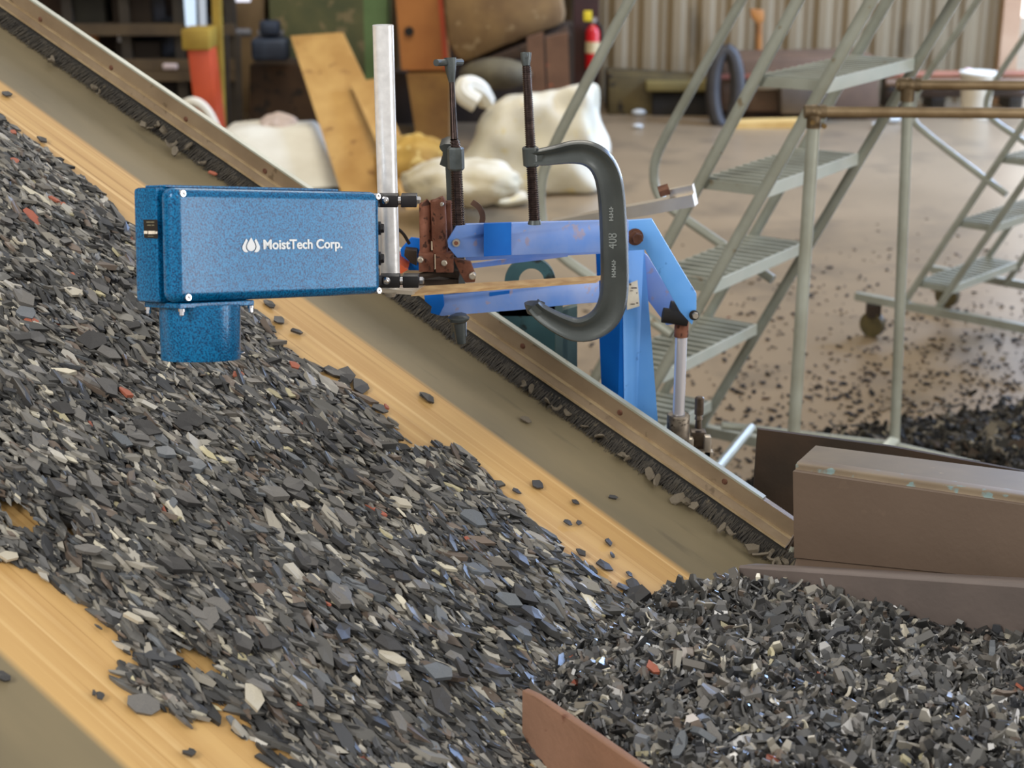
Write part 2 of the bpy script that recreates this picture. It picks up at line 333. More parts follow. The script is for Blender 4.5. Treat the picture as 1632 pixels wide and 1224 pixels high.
def in_poly(P, poly):
    x, y = P[:, 0], P[:, 1]; c = np.zeros(len(P), bool); n = len(poly)
    for i in range(n):
        (x1, y1), (x2, y2) = poly[i], poly[(i+1) % n]
        if y1 == y2: continue
        k = ((y1 > y) != (y2 > y)) & (x < (x2-x1)*(y-y1)/(y2-y1)+x1); c ^= k
    return c
def vnoise(P, sc, seed=0):
    r = np.random.default_rng(seed); v = 0
    for k in range(6):
        a = r.uniform(0, 2*np.pi); f = sc*(1+k*.6); v = v+np.sin(P[:, 0]*f*np.cos(a)+P[:, 1]*f*np.sin(a)+r.uniform(0, 6))/(1+k*.5)
    return v/2.5
PAL = np.array([lin(c)[:3] for c in ((50, 50, 50), (68, 68, 67), (84, 83, 80), (40, 40, 40), (98, 94, 88), (58, 60, 64), (120, 117, 110), (142, 137, 126), (164, 160, 150), (192, 186, 168), (176, 168, 136), (150, 84, 66), (98, 102, 106), (102, 90, 80))])
PW = np.array([.15, .15, .14, .10, .11, .08, .09, .065, .045, .022, .012, .0018, .03, .05]); PW /= PW.sum()
def rot_mats(ax_x, ax_n, yaw, tilt1, tilt2):
    """frames: x along yaw-rotated ax_x in the plane normal to ax_n, then tilted"""
    n = len(yaw); ax_y = np.cross(ax_n, ax_x)
    X = np.cos(yaw)[:, None]*ax_x+np.sin(yaw)[:, None]*ax_y; Y = -np.sin(yaw)[:, None]*ax_x+np.cos(yaw)[:, None]*ax_y; Z = np.repeat(ax_n[None], n, 0)
    c, s = np.cos(tilt1)[:, None], np.sin(tilt1)[:, None]; X, Z = X*c+Z*s, Z*c-X*s
    c, s = np.cos(tilt2)[:, None], np.sin(tilt2)[:, None]; Y, Z = Y*c+Z*s, Z*c-Y*s
    return np.stack([X, Y, Z], 2)
def shard_cloud(pos, R, size, protos, extraV=None, extraF=None, extraC=None, pw=PW):
    n = len(pos); which = rng.integers(0, len(protos), n); colr = PAL[rng.choice(len(PAL), n, p=pw)]*rng.uniform(.75, 1.2, (n, 1))
    Vs, Fs, Cs = [], [], []; off = 0
    for k, (V, F) in enumerate(protos):
        i = np.where(which == k)[0]
        if not len(i): continue
        W = np.einsum('nij,mj->nmi', R[i], V)*size[i][:, None, None]+pos[i][:, None]
        Vs.append(W.reshape(-1, 3)); Fs.append((F[None]+(np.arange(len(i))*len(V))[:, None, None]).reshape(-1, 3)+off); Cs.append(np.repeat(colr[i], len(V), 0)); off += len(i)*len(V)
    if extraV is not None: Vs.append(extraV); Fs.append(extraF+off); Cs.append(np.repeat(np.array([extraC]), len(extraV), 0))
    return np.concatenate(Vs), np.concatenate(Fs), np.concatenate(Cs)
def mesh_np(name, V, F, C, mat, smooth=False):
    base = np.array([V[:, 0].mean(), V[:, 1].mean(), V[:, 2].min()]); me = bpy.data.meshes.new(name); nf = len(F)
    me.vertices.add(len(V)); me.vertices.foreach_set('co', (V-base).astype(np.float32).ravel())
    me.loops.add(nf*3); me.loops.foreach_set('vertex_index', F.astype(np.int32).ravel())
    me.polygons.add(nf); me.polygons.foreach_set('loop_start', np.arange(0, nf*3, 3, dtype=np.int32)); me.polygons.foreach_set('loop_total', np.full(nf, 3, dtype=np.int32))
    at_ = me.color_attributes.new('Col', 'FLOAT_COLOR', 'POINT'); at_.data.foreach_set('color', np.c_[C, np.ones(len(C))].astype(np.float32).ravel())
    me.update(calc_edges=True); me.validate(); me.shade_smooth() if smooth else me.shade_flat(); me.materials.append(mat); o = bpy.data.objects.new(name, me); COL.objects.link(o); o.location = base; return o
def chip_mat():
    m = bpy.data.materials.new('shredded_rubber'); m.use_nodes = True; n = m.node_tree.nodes; L = m.node_tree.links; b = n['Principled BSDF']
    a = n.new('ShaderNodeVertexColor'); a.layer_name = 'Col'; L.new(a.outputs[0], b.inputs['Base Color']); b.inputs['Roughness'].default_value = .42; b.inputs['Specular IOR Level'].default_value = .6
    return m
M_chip = chip_mat(); M_chipd = chip_mat(); M_chipd.name = 'dusty_crumb'; M_chipd.node_tree.nodes['Principled BSDF'].inputs['Roughness'].default_value = .85; M_chipd.node_tree.nodes['Principled BSDF'].inputs['Specular IOR Level'].default_value = .2
# outline of the moving bed on the belt, traced on the belt plane
UPE = [(-60, 130), (0, 172), (30, 205), (62, 218), (95, 240), (115, 262), (150, 288), (172, 320), (205, 345), (225, 380), (262, 400), (330, 440), (400, 482), (430, 500), (452, 545), (492, 560), (505, 590), (548, 602), (596, 640), (622, 660), (640, 695), (668, 712), (700, 700), (742, 712), (775, 742), (800, 778), (835, 800), (850, 830), (880, 838), (905, 868), (935, 888), (955, 915), (1000, 935), (1060, 955)]
LOE = [(980, 1030), (890, 1110), (870, 1240), (850, 1340), (560, 1330), (470, 1230), (448, 1205), (420, 1170), (372, 1140), (340, 1095), (330, 1120), (298, 1132), (262, 1100), (215, 1085), (206, 1055), (232, 1030), (180, 985), (176, 958), (120, 940), (105, 910), (60, 890), (30, 880), (0, 880), (-80, 830)]
HC = .016
poly = [bpx(x, y, HC) for x, y in UPE+LOE]; pa = np.array(poly)
def edge_dist(P, poly):
    d = np.full(len(P), 9.); n = len(poly)
    for i in range(n):
        a, b = np.array(poly[i]), np.array(poly[(i+1) % n]); ab = b-a; t = np.clip(((P-a)@ab)/(ab@ab+1e-12), 0, 1); d = np.minimum(d, np.hypot(*(P-(a+t[:, None]*ab)).T))
    return d
def sample_poly(poly, n, jit=0):
    pa = np.array(poly); out = []
    while sum(map(len, out)) < n:
        Q = rng.uniform(pa.min(0), pa.max(0), (n, 2)); J = Q+rng.normal(0, jit, Q.shape) if jit else Q; out.append(Q[in_poly(J, poly)])
    return np.concatenate(out)[:n]
Rend = bpx(860, 1060)[1]
def bed_h(P, ed): return np.clip(ed/.07, .12, 1)*np.clip((Rend-P[:, 1]+.12*(P[:, 0]-1.3))/.14, .15, 1)*(.020+.005*vnoise(P, 22, 1)+.003*vnoise(P, 60, 2))
HOLES = [(*bpx(x, y, .01), ra, rb) for x, y, ra, rb in ((25, 822, .012, .035), (98, 838, .008, .018), (318, 1056, .013, .030), (58, 238, .008, .016), (118, 262, .006, .022), (520, 585, .008, .02), (705, 730, .006, .014), (745, 745, .006, .016), (640, 690, .006, .012), (460, 1196, .008, .016), (905, 872, .006, .016), (560, 640, .006, .012), (195, 350, .006, .02), (370, 1128, .008, .02))]
def holes(P):
    m_ = np.zeros(len(P), bool)
    for a_, b_, ra, rb in HOLES: m_ |= ((P[:, 0]-a_)/ra)**2+((P[:, 1]-b_)/rb)**2 < 1+.35*vnoise(P, 120, 4)
    return m_
NB_ = 25000
Q = sample_poly(poly, NB_, .007); Q = Q[~holes(Q)]; NB_ = len(Q); ed = edge_dist(Q, poly); hh = bed_h(Q, ed)+rng.uniform(-.007, .004, NB_); hh = np.maximum(hh, .002)
pos = CAM+Q[:, :1]*Cx+Q[:, 1:]*Er+(DPL+hh)[:, None]*Nn
size = rng.gamma(4, .0031, NB_)+.005; size = np.minimum(size, .05); 
R = rot_mats(Er, Nn, rng.normal(0, .26, NB_), rng.normal(0, .20, NB_), rng.normal(0, .3, NB_))*np.array([1.4, .68, 1.0])
# dark lower layer of the same rubber so the heap is closed
def under(poly, hfun, place, step, drop):
    pa = np.array(poly); gx = np.arange(pa[:, 0].min(), pa[:, 0].max(), step); gy = np.arange(pa[:, 1].min(), pa[:, 1].max(), step); X, Y = np.meshgrid(gx, gy, indexing='ij'); P = np.c_[X.ravel(), Y.ravel()]
    ins = in_poly(P, poly); ed = edge_dist(P, poly); h = hfun(P, ed)-drop+rng.uniform(-.003, .003, len(P)); V = place(P, h); F = []; ny = len(gy); ok = (ins & (ed > .008) & ~(holes(P) if drop == .006 else False)).reshape(X.shape)
    for i in range(len(gx)-1):
        for j in range(ny-1):
            if ok[i, j] and ok[i+1, j] and ok[i, j+1] and ok[i+1, j+1]: a = i*ny+j; F += [(a, a+ny, a+ny+1), (a, a+ny+1, a+1)]
    F = np.array(F); used, inv = np.unique(F, return_inverse=True); return V[used], inv.reshape(-1, 3)
uv_, uf_ = under(poly, bed_h, lambda P, h: CAM+P[:, :1]*Cx+P[:, 1:]*Er+(DPL+np.maximum(h, .001))[:, None]*Nn, .010, .006)
V, F, C = shard_cloud(pos, R, size, FLAT, uv_, uf_, lin((34, 33, 32))[:3])
o = mesh_np('rubber_shreds', V, F, C, M_chip); tag(o, 'thick bed of shredded black rubber riding up the inclined belt', 'rubber shreds', kind='stuff')
# heap in the feed hopper, level with the belt's lower end
ZP = float(BP(*bpx(1000, 985, .01))[2])
def fpx(px, py, z=None): P = on_floor(px, py, ZP+.01 if z is None else z); return float(P[0]), float(P[1])
PILE = [(1040, 950), (1110, 935), (1150, 922), (1200, 930), (1260, 938), (1330, 948), (1420, 968), (1520, 985), (1640, 1000), (1760, 1040), (1800, 1330), (1130, 1330), (1036, 1246), (930, 1160), (852, 1108), (900, 1040), (985, 990)]
ppoly = [fpx(*p) for p in PILE]
def pile_h(P, ed): return np.clip(ed/.05, .0, 1)*(.030+.012*vnoise(P, 9, 5)+.006*vnoise(P, 33, 6))
NP_ = 13000
Q = sample_poly(ppoly, NP_, .008); ed = edge_dist(Q, ppoly); pos = np.c_[Q, ZP+pile_h(Q, ed)+rng.uniform(-.010, .006, NP_)]
size = np.minimum(rng.gamma(4, .0042, NP_)+.006, .05); up = np.array([0, 0, 1.]); R = rot_mats(np.array([1., 0, 0]), up, rng.uniform(0, 6.28, NP_), rng.normal(0, .6, NP_), rng.normal(0, 1.1, NP_))
uv_, uf_ = under(ppoly, pile_h, lambda P, h: np.c_[P, ZP+h], .010, .010)
PW2 = PW*np.array([1.4, 1.3, 1.1, 1.5, .9, 1.2, .8, .6, .7, .7, .6, 1.3, 1, 1]); PW2 /= PW2.sum()
M_chipg = chip_mat(); M_chipg.name = 'glossy_rubber'; M_chipg.node_tree.nodes['Principled BSDF'].inputs['Roughness'].default_value = .3; M_chipg.node_tree.nodes['Principled BSDF'].inputs['Specular IOR Level'].default_value = .8
V, F, C = shard_cloud(pos, R, size, CURL, uv_, uf_, lin((26, 25, 24))[:3], PW2)
o = mesh_np('rubber_shreds', V, F, C, M_chipg, False); tag(o, 'loose heap of curled rubber shreds filling the feed hopper at the lower right', 'rubber shreds', kind='stuff')

# individual shreds -----------------------------------------------------------
CHIPM = {'dark': pm('dark_rubber', (46, 45, 46), (66, 65, 64), 60, .45), 'grey': pm('grey_rubber', (92, 92, 92), (116, 112, 106), 60, .5), 'pale': pm('pale_scrap', (168, 160, 142), (188, 182, 166), 60, .5),
         'orange': pm('orange_scrap', (150, 84, 62), (164, 94, 72), 60, .6), 'dust': pm('dusty_rubber_crumb', (94, 86, 72), (116, 106, 90), 90, .8, c3=(62, 56, 48)), 'blue': pm('blue_grey_scrap', (84, 90, 96), (108, 112, 116), 60, .45)}
def chip_mesh(kind, i, curl):
    V, F = (CURL if curl else FLAT)[i]; me = bpy.data.meshes.new('shred'); me.from_pydata([tuple(v) for v in V], [], [tuple(int(a) for a in f) for f in F]); me.materials.append(CHIPM[kind]); return me
CH = {}
def chip(name, kind, i, curl, P, Rm, sz, label, cat, group=None, sc=(1, 1, 1)):
    k = (kind, i, curl)
    if k not in CH: CH[k] = bpy.data.objects.new(name, chip_mesh(kind, i, curl))
    o = CH[k].copy(); o.name = name; COL.objects.link(o)
    o.matrix_world = Matrix.Translation(Vector(P)) @ Matrix([list(r) for r in Rm]).to_4x4() @ Matrix.Diagonal((sz*sc[0], sz*sc[1], sz*sc[2], 1))
    return tag(o, label, cat, group)
def belt_chip(px, py, sz, kind, label, group=None, h=.004, ar=.6, yaw=None, name='rubber_shred'):
    s, r = bpx(px, py, h); y = rng.normal(0, .5) if yaw is None else yaw
    Rm = rot_mats(Er, Nn, np.array([y]), np.array([rng.normal(0, .06)]), np.array([rng.normal(0, .1)]))[0]
    return chip(name, kind, int(rng.integers(0, 10)), False, BP(s, r, h), Rm, sz, label, 'rubber shred', group, (1, ar/.5, .8))
STRAY_U = [(12, 150, .018), (66, 222, .016), (430, 485, .02), (446, 510, .02), (474, 528, .018), (530, 592, .030), (552, 598, .034), (575, 615, .03), (605, 650, .022), (682, 633, .022), (672, 628, .012), (822, 782, .012), (858, 772, .020), (918, 800, .013), (905, 832, .012), (922, 832, .010), (882, 878, .012), (925, 880, .014), (970, 864, .014), (976, 885, .010), (1002, 914, .010), (962, 900, .022), (992, 935, .018), (1010, 930, .022), (1025, 942, .024)]
for x, y, s_ in STRAY_U: belt_chip(x, y, s_*1.15, 'dark', 'loose dark rubber shred on the bare yellow stripe above the moving bed', 'stray shreds on the upper yellow stripe')
for x, y, s_ in [(52, 902, .018), (150, 1104, .010), (160, 1108, .012), (300, 1200, .016), (306, 1196, .010), (270, 1112, .012)]: belt_chip(x, y, s_, 'dark', 'small dark rubber shred on the bare yellow stripe below the moving bed', 'stray shreds on the lower yellow stripe')
belt_chip(232, 1125, .034, 'grey', 'long grey pointed shred on the lower yellow stripe', ar=.8, yaw=.5); belt_chip(978, 792, .016, 'dark', 'single dark shred on the grey belt margin beside the yellow stripe', h=.003)
belt_chip(838, 668, .018, 'dust', 'faint dusty shred on the grey belt margin below the blue arm'); belt_chip(4, 1078, .02, 'dark', 'dark shred on the grey margin at the left edge of the photo')
belt_chip(14, 886, .022, 'pale', 'white shred at the left end of the lower yellow stripe', h=.008)
HI = .026
for x, y, s_, k, lb in [(200, 625, .026, 'orange', 'largest orange shred, on the belt bed below the left side of the sensor tube'), (104, 330, .026, 'orange', 'orange bent shred on the belt bed at the upper left'), (88, 318, .022, 'orange', 'small orange shred just above the bent orange one'),
                        (24, 256, .020, 'orange', 'orange shred near the left edge of the photo, high on the belt bed'), (22, 210, .014, 'orange', 'tiny orange shred at the top left of the belt bed'), (52, 514, .026, 'orange', 'thin orange strip shred left of the blue sensor'), (382, 598, .024, 'orange', 'orange shred at the lower right rim of the sensor tube'),
                        (470, 582, .018, 'orange', 'orange shred at the upper edge of the belt bed right of the sensor tube'), (616, 648, .016, 'orange', 'small orange shred in the dark clump on the upper edge of the bed'), (112, 437, .014, 'orange', 'small orange shred on the bed left of the black sticker'),
                        (30, 384, .024, 'pale', 'white squarish shred on the belt bed at the far left'), (66, 616, .026, 'pale', 'cream flat shred on the bed below the left end of the sensor'), (118, 465, .028, 'pale', 'pale oblong shred on the bed left of the sensor'), (636, 800, .030, 'pale', 'bright white sliver in the middle of the belt bed'),
                        (628, 1050, .034, 'pale', 'large pale rectangular shred low in the belt bed'), (478, 804, .024, 'pale', 'cream sliver in the belt bed below the sensor'), (463, 955, .022, 'pale', 'cream oval shred in the lower belt bed'), (405, 1108, .040, 'pale', 'long white shred near the lower edge of the bed'),
                        (568, 1085, .016, 'pale', 'small white round scrap low in the belt bed'), (215, 985, .026, 'pale', 'pale grey shred at the lower edge of the bed, left'), (700, 1070, .036, 'blue', 'blue-grey bottle-cap like scrap at the foot of the belt bed'), (500, 922, .02, 'pale', 'pale yellow sliver right of the cream oval shred')]:
    belt_chip(x, y, s_, k, lb, h=HI, ar=.5, yaw=rng.normal(0, .3))
# biggest shreds lying on top of the bed and of the heap
Qs = sample_poly([bpx(x, y, HI) for x, y in [(0, 330), (210, 420), (240, 560), (400, 620), (520, 650), (640, 760), (820, 860), (900, 950), (780, 1080), (620, 1180), (420, 1100), (240, 950), (0, 780)]], 105)
for s, r in Qs:
    Rm = rot_mats(Er, Nn, rng.normal(0, .35, 1), rng.normal(0, .12, 1), rng.normal(0, .2, 1))[0]; k = rng.choice(['dark', 'grey', 'blue'], p=[.55, .35, .1])
    chip('rubber_shred', k, int(rng.integers(0, 10)), False, BP(s, r, .027), Rm, rng.uniform(.024, .042), 'large flat rubber shred lying on top of the moving belt bed', 'rubber shred', 'large shreds on top of the belt bed')
Qs = sample_poly([fpx(*p) for p in [(1000, 1030), (1180, 960), (1400, 1000), (1620, 1020), (1632, 1224), (1060, 1224), (900, 1100)]], 135)
Qh = ZP+pile_h(Qs, edge_dist(Qs, ppoly))+.006
for (x, y), z in zip(Qs, Qh):
    Rm = rot_mats(np.array([1., 0, 0]), up, rng.uniform(0, 6.28, 1), rng.normal(0, .3, 1), rng.normal(0, .4, 1))[0]; k = rng.choice(['dark', 'grey', 'blue', 'pale'], p=[.48, .34, .1, .08])
    chip('rubber_shred', k, int(rng.integers(0, 14)), True, (x, y, z), Rm, rng.uniform(.024, .042), 'large curled rubber shred on top of the hopper heap', 'rubber shred', 'large shreds on top of the hopper heap')
for x, y, lb in [(1042, 1067, 'orange shred on the hopper heap nearest the belt'), (1136, 1100, 'upright orange shred in the middle of the hopper heap'), (1282, 1035, 'orange-brown shred on the hopper heap below the mauve flange'), (1312, 1075, 'orange shred just below the orange-brown one on the heap'), (1316, 1110, 'dull orange shred right of centre on the hopper heap'), (1494, 1106, 'pinkish orange round shred on the right of the hopper heap'), (1625, 1095, 'orange shred at the right edge of the photo')]:
    X, Y = fpx(x, y, ZP+.03); Rm = rot_mats(np.array([1., 0, 0]), up, rng.uniform(0, 6.28, 1), rng.normal(0, .3, 1), rng.normal(0, .4, 1))[0]
    chip('rubber_shred', 'orange', int(rng.integers(0, 10)), False, (X, Y, ZP+.03), Rm, .024, lb, 'rubber shred')
for x, y, s_ in [(82, 94, .02), (150, 135, .014), (158, 145, .014), (228, 195, .018), (240, 200, .018), (252, 198, .02), (262, 205, .022), (272, 228, .022), (278, 238, .02), (298, 230, .024), (322, 256, .018), (835, 610, .014), (846, 616, .018), (872, 636, .018), (886, 648, .018), (904, 655, .014), (932, 676, .014), (955, 692, .024), (990, 722, .02), (1000, 728, .016), (1036, 752, .026), (1046, 762, .022), (1080, 790, .022), (1096, 796, .022), (1106, 802, .016), (1150, 838, .022), (1164, 846, .02), (1200, 870, .022), (1212, 880, .022), (1225, 884, .024), (1240, 892, .02), (1232, 900, .02), (1252, 890, .018)]:
    s, r = bpx(x, y+4, .010); Rm = rot_mats(Er, Nn, rng.uniform(0, 6.28, 1), rng.normal(0, .4, 1), rng.normal(0, .5, 1))[0]
    chip('rubber_crumb', 'dust', int(rng.integers(0, 14)), True, BP(min(s, S_BR+.012), r, .010), Rm, s_, 'grey dusty rubber crumb caught at the foot of the brush seal', 'rubber crumb', 'crumbs caught in the brush seal', (1, 1.2, 1.6))
s, r = bpx(340, 276, .008); belt_chip(340, 276, .018, 'orange', 'orange crumb at the brush seal just above the sensor', h=.008, name='rubber_crumb')

# ------------------------------------------------------------ feed chute plates, lower right
def add_chute():
    t = thing('steel_chute', 'brown steel chute side with chipped teal top edge at the lower right', 'chute', at(1450, 935, 1.9)*[1, 1, 0]+[0, 0, .5])
    Ya, Yb = 1.93, 1.80
    def loft(Lp, Rp, name, mat, th=.009):
        m_ = MB(); Lp = [np.array(p) for p in Lp]; Rp = [np.array(p) for p in Rp]; n_ = len(Lp); b_ = bmesh.new(); g = [[b_.verts.new(Vector(Lp[i]*(1-k/12)+Rp[i]*(k/12))) for k in range(13)] for i in range(n_)]
        for i in range(n_-1):
            for k in range(12): b_.faces.new([g[i][k], g[i+1][k], g[i+1][k+1], g[i][k+1]])
        bmesh.ops.recalc_face_normals(b_, faces=b_.faces); bmesh.ops.solidify(b_, geom=b_.faces[:], thickness=th); bmesh.ops.recalc_face_normals(b_, faces=b_.faces); m_._add(b_); return m_.build(name, mat, t, ang=50)
    Lt, Rt = [at(1300, 710, Ya+.12), at(1277, 731, Ya+.032)], [at(1900, 786, Yb+.00), at(1900, 822, Yb-.10)]
    Lf, Rf = [at(1268, 748, Ya), at(1270, 885, Ya-.004)], [at(1900, 842, Yb-.13), at(1900, 950, Yb-.15)]
    bendL = [at(1277, 731, Ya+.032), at(1271, 736, Ya+.014), at(1268, 741, Ya+.004), at(1268, 748, Ya)]; bendR = [at(1900, 822, Yb-.10), at(1900, 827, Yb-.118), at(1900, 834, Yb-.127), at(1900, 842, Yb-.13)]
    loft(Lt, Rt, 'top_face', M_platetop); loft(bendL, bendR, 'chipped_bend', pm('chipped_teal_bend', (104, 88, 68), (118, 102, 80), 16, .5, .2, c3=(108, 128, 126), c3amt=.3)); loft(Lf, Rf, 'face_plate', M_plate)
    loft([Lf[1], at(1266, 903, Ya-.03), at(1262, 915, Ya-.06)], [Rf[1], at(1900, 975, Yb-.19), at(1900, 990, Yb-.22)], 'lower_bend', M_plate)
    mm = MB(); mm.prism([at(1208, 684, 2.20), at(1420, 712, 2.16), at(1700, 764, 2.10), at(1700, 850, 2.10), at(1262, 872, 2.18), at(1200, 800, 2.20)], (0, .008, 0)); mm.build('back_plate', M_rustd, t, smooth=False)
    loft([at(1205, 898, 1.86), at(1179, 901, 1.795), at(1178, 905, 1.792), at(1178, 1010, 1.79)], [at(1900, 935, 1.63), at(1900, 950, 1.57), at(1900, 956, 1.565), at(1900, 1090, 1.56)], 'bottom_flange', M_flange, .006)
    return t
add_chute()
mm = MB(); mm.prism([on_floor(842, 1096, ZP+.045), on_floor(865, 1106, ZP+.045), on_floor(960, 1170, ZP+.045), on_floor(1090, 1260, ZP+.045), on_floor(1160, 1330, ZP+.045), on_floor(1160, 1330, ZP+.045)-[0, 0, .3], on_floor(842, 1100, ZP+.045)-[0, 0, .3]], (-.007, -.005, 0), .0015)
tag(mm.build('rusty_skirt_plate', pm('orange_brown_rust', (128, 96, 76), (144, 108, 86), 10, .75, .15, c3=(112, 74, 56), c3amt=.15, bump=.4, bscale=150)), 'rust-brown steel skirt plate cutting into the heap at the bottom of the photo', 'steel plate')

# ------------------------------------------------------------ moisture sensor
def Rbox(yaw, pit, rol):
    return (Matrix.Rotation(pit, 3, 'X') @ Matrix.Rotation(rol, 3, 'Y') @ Matrix.Rotation(yaw, 3, 'Z'))
RB = np.array(Rbox(.837, -.213, -.002)); BL, BD, BH = .299, .066, .122; B0 = CAM+np.array([-.357, 1.62, -.304])
def bx(x, y, z): return B0+RB@np.array([x, y, z])
def hammer():
    m = bpy.data.materials.new('hammered_blue_paint'); m.use_nodes = True; n = m.node_tree.nodes; L = m.node_tree.links; b = n['Principled BSDF']
    tc = n.new('ShaderNodeTexCoord'); v = n.new('ShaderNodeTexNoise'); v.inputs['Scale'].default_value = 520; v.inputs['Detail'].default_value = 2; L.new(tc.outputs['Object'], v.inputs['Vector'])
    r = n.new('ShaderNodeMapRange'); r.inputs[1].default_value = .36; r.inputs[2].default_value = .60; L.new(v.outputs[0], r.inputs[0])
    x = n.new('ShaderNodeMix'); x.data_type = 'RGBA'; x.inputs[6].default_value = lin((4, 58, 100)); x.inputs[7].default_value = lin((10, 112, 164)); L.new(r.outputs[0], x.inputs[0]); L.new(x.outputs[2], b.inputs['Base Color'])
    bp = n.new('ShaderNodeBump'); bp.inputs['Strength'].default_value = .42; bp.inputs['Distance'].default_value = .0006; L.new(v.outputs[0], bp.inputs['Height']); L.new(bp.outputs[0], b.inputs['Normal'])
    b.inputs['Roughness'].default_value = .24; b.inputs['Metallic'].default_value = .1; b.inputs['Specular IOR Level'].default_value = .3; b.inputs['Coat Weight'].default_value = .12; b.inputs['Coat Roughness'].default_value = .12
    return m
M_ham = hammer()
def wn(o):
    m_ = o.modifiers.new('weighted_normals', 'WEIGHTED_NORMAL'); m_.weight = 100; m_.keep_sharp = True; return o
sen = thing('moisture_sensor', 'blue hammered-metal moisture sensor box with a round lens tube held over the belt', 'sensor', bx(.07, .03, -BH-.07))
mm = MB(); mm.box(bx(BL/2, BD/2+.012, -BH/2), (BL, BD-.024, BH), RB, .004, 2); wn(mm.build('housing', M_ham, sen))
mm = MB(); mm.box(bx(BL/2, .009, -BH/2), (BL, .026, BH-.001), RB, .011, 5); wn(mm.build('front_cover', M_ham, sen))
mm = MB(); mm.box(bx(BL*.45, BD/2+.01, .0012), (BL*.82, BD-.03, .003), RB, .001, 1); mm.build('top_plate', M_ham, sen)
for x, z in ((.014, -.007), (.018, -BH+.006), (BL-.006, -.006), (BL-.006, -BH+.005)):
    P = bx(x, -.003, z); Yv = RB[:, 1]; q = MB(); q.tube([P+Yv*.008, P-Yv*.001, P-Yv*.0018], [.0040, .0040, .0032], 18); q.tube([P-Yv*.0018, P-Yv*.0024, P-Yv*.0010], [.0026, .0020, .0014], 6); q.build('cover_screw', M_chrome, sen)
Zv = RB[:, 2]; TX, TY = .060, BD/2+.000
q = MB(); q.box(bx(TX, TY, -BH-.003), (.100, .064, .006), RB, .001, 1); q.build('lens_flange', M_ham, sen)
q = MB(); c0 = bx(TX, TY, -BH-.004); q.tube([c0, c0-Zv*.058, c0-Zv*.060], [.0440, .0432, .0424], 48, cap=False)
q.tube([c0-Zv*.060, c0-Zv*.052], [.0418, .0410], 48); q.build('lens_tube', M_ham, sen)
q = MB(); q.tube([c0-Zv*.050, c0-Zv*.0515], [.0412, .0412], 40); q.build('lens_glass', M_black, sen)
for dx, dy in ((-.046, -.030), (.046, -.030), (-.046, .030), (.046, .030)):
    P = bx(TX+dx, TY+dy, -BH-.006); q = MB(); q.tube([P, P-Zv*.003], [.0038, .0036], 12); q.tube([P-Zv*.003, P-Zv*.007, P-Zv*.008], [.0026, .0026, .0016], 10); q.build('flange_screw', M_chrome, sen)
for sg in (-1, 1):
    cr = np.array([1., 0, 0]); P = c0-Zv*.053+cr*sg*.0432; q = MB(); q.tube([P, P+cr*sg*.004, P+cr*sg*.005], [.0012, .0016, .0010], 10); q.build('lens_screw', M_chrome, sen)
# added strip lamps, aimed by reflection to put a glint on the glossy paint
for nm_, px_, py_, dist, sz_, pw_ in (('glint_strip_left', 296, 390, 3.2, .14, 12), ('glint_strip_right', 622, 430, 3.0, .2, 12)):
    O_ = bx(0, -.004, 0); D_ = ray(px_, py_); P_ = CAM+D_*((RB[:, 1]@(O_-CAM))/(RB[:, 1]@D_)); Nv_ = -RB[:, 1]; D_ = ray(px_, py_); D_ /= np.linalg.norm(D_); Rf_ = D_-2*(D_@Nv_)*Nv_; L_ = P_+Rf_*dist; lo_ = area(nm_, L_, P_, sz_, pw_, (1, .98, .97), 1.3); zz = Rf_; yy = RB[:, 2]-zz*(RB[:, 2]@zz); yy /= np.linalg.norm(yy); xx = np.cross(yy, zz); lo_.rotation_euler = Matrix([[xx[i], yy[i], zz[i]] for i in range(3)]).to_euler()
# writing on the front
fr = -.0046
def face_M(x, z, y=fr): 
    M = Matrix([list(np.append(RB[:, 0], 0)), list(np.append(RB[:, 2], 0)), list(np.append(-RB[:, 1], 0)), [0, 0, 0, 1]]).transposed(); M.translation = Vector(bx(x, y, z)); return M
M_white = pm('white_print', (238, 242, 245), (232, 238, 242), 5, .5)
def face_xy(px, py):
    D = ray(px, py); Nv = RB[:, 1]; O = bx(0, fr, 0); P = CAM+D*((Nv@(O-CAM))/(Nv@D)); l = RB.T@(P-B0); return l[0], l[2]
xa, za = face_xy(419, 397); xb, _ = face_xy(545, 397); 
me = text_mesh('MoistTech Corp.', 1, 0); tw = max(v.co.x for v in me.vertices); bpy.data.meshes.remove(me)
hz = (face_xy(430, 382)[1]-face_xy(430, 397)[1])/.70
q = MB(); add_text(q, 'MoistTech Corp.', hz, face_M(xa, za), .0003, (xb-xa)/(tw*hz), .00035)
q.build('logo_lettering', M_white, sen, smooth=False)
def drop(cx, cy, s, shift=0, clip=None):
    pts = []
    for t in np.linspace(0, 2*math.pi, 29)[:-1]:
        # teardrop in pixels, point up
        x = math.sin(t)*(math.sin(t/2)**1.5)*7.4*s; y = -(-math.cos(t))*11*s
        pts.append((cx+x, cy-(-y if False else y)))
    return pts
q = MB()
def px_poly_face(pts, y=fr): 
    P = [bx(face_xy(a, b_)[0], y, face_xy(a, b_)[1]) for a, b_ in pts]; q.prism(P, -RB[:, 1]*.0005)
mid = [(400.0, 378.5), (402.6, 383), (405.4, 388), (407, 392.5), (405.8, 397), (403, 399.6), (400, 400.2), (397, 399.6), (394.2, 397), (393, 392.5), (394.6, 388), (397.4, 383)]
left = [(392.3, 380.5), (394.6, 383.6), (392.6, 388.2), (391.4, 392.6), (392.2, 397), (395.2, 401.4), (391.8, 402.2), (388.5, 400.8), (386.2, 397.2), (386.3, 392.6), (388.6, 387.6)]
right = [(800-a, b_) for a, b_ in left][::-1]
for d_ in (mid, left, right): px_poly_face(d_)
q.build('logo_drops', M_white, sen, smooth=False)
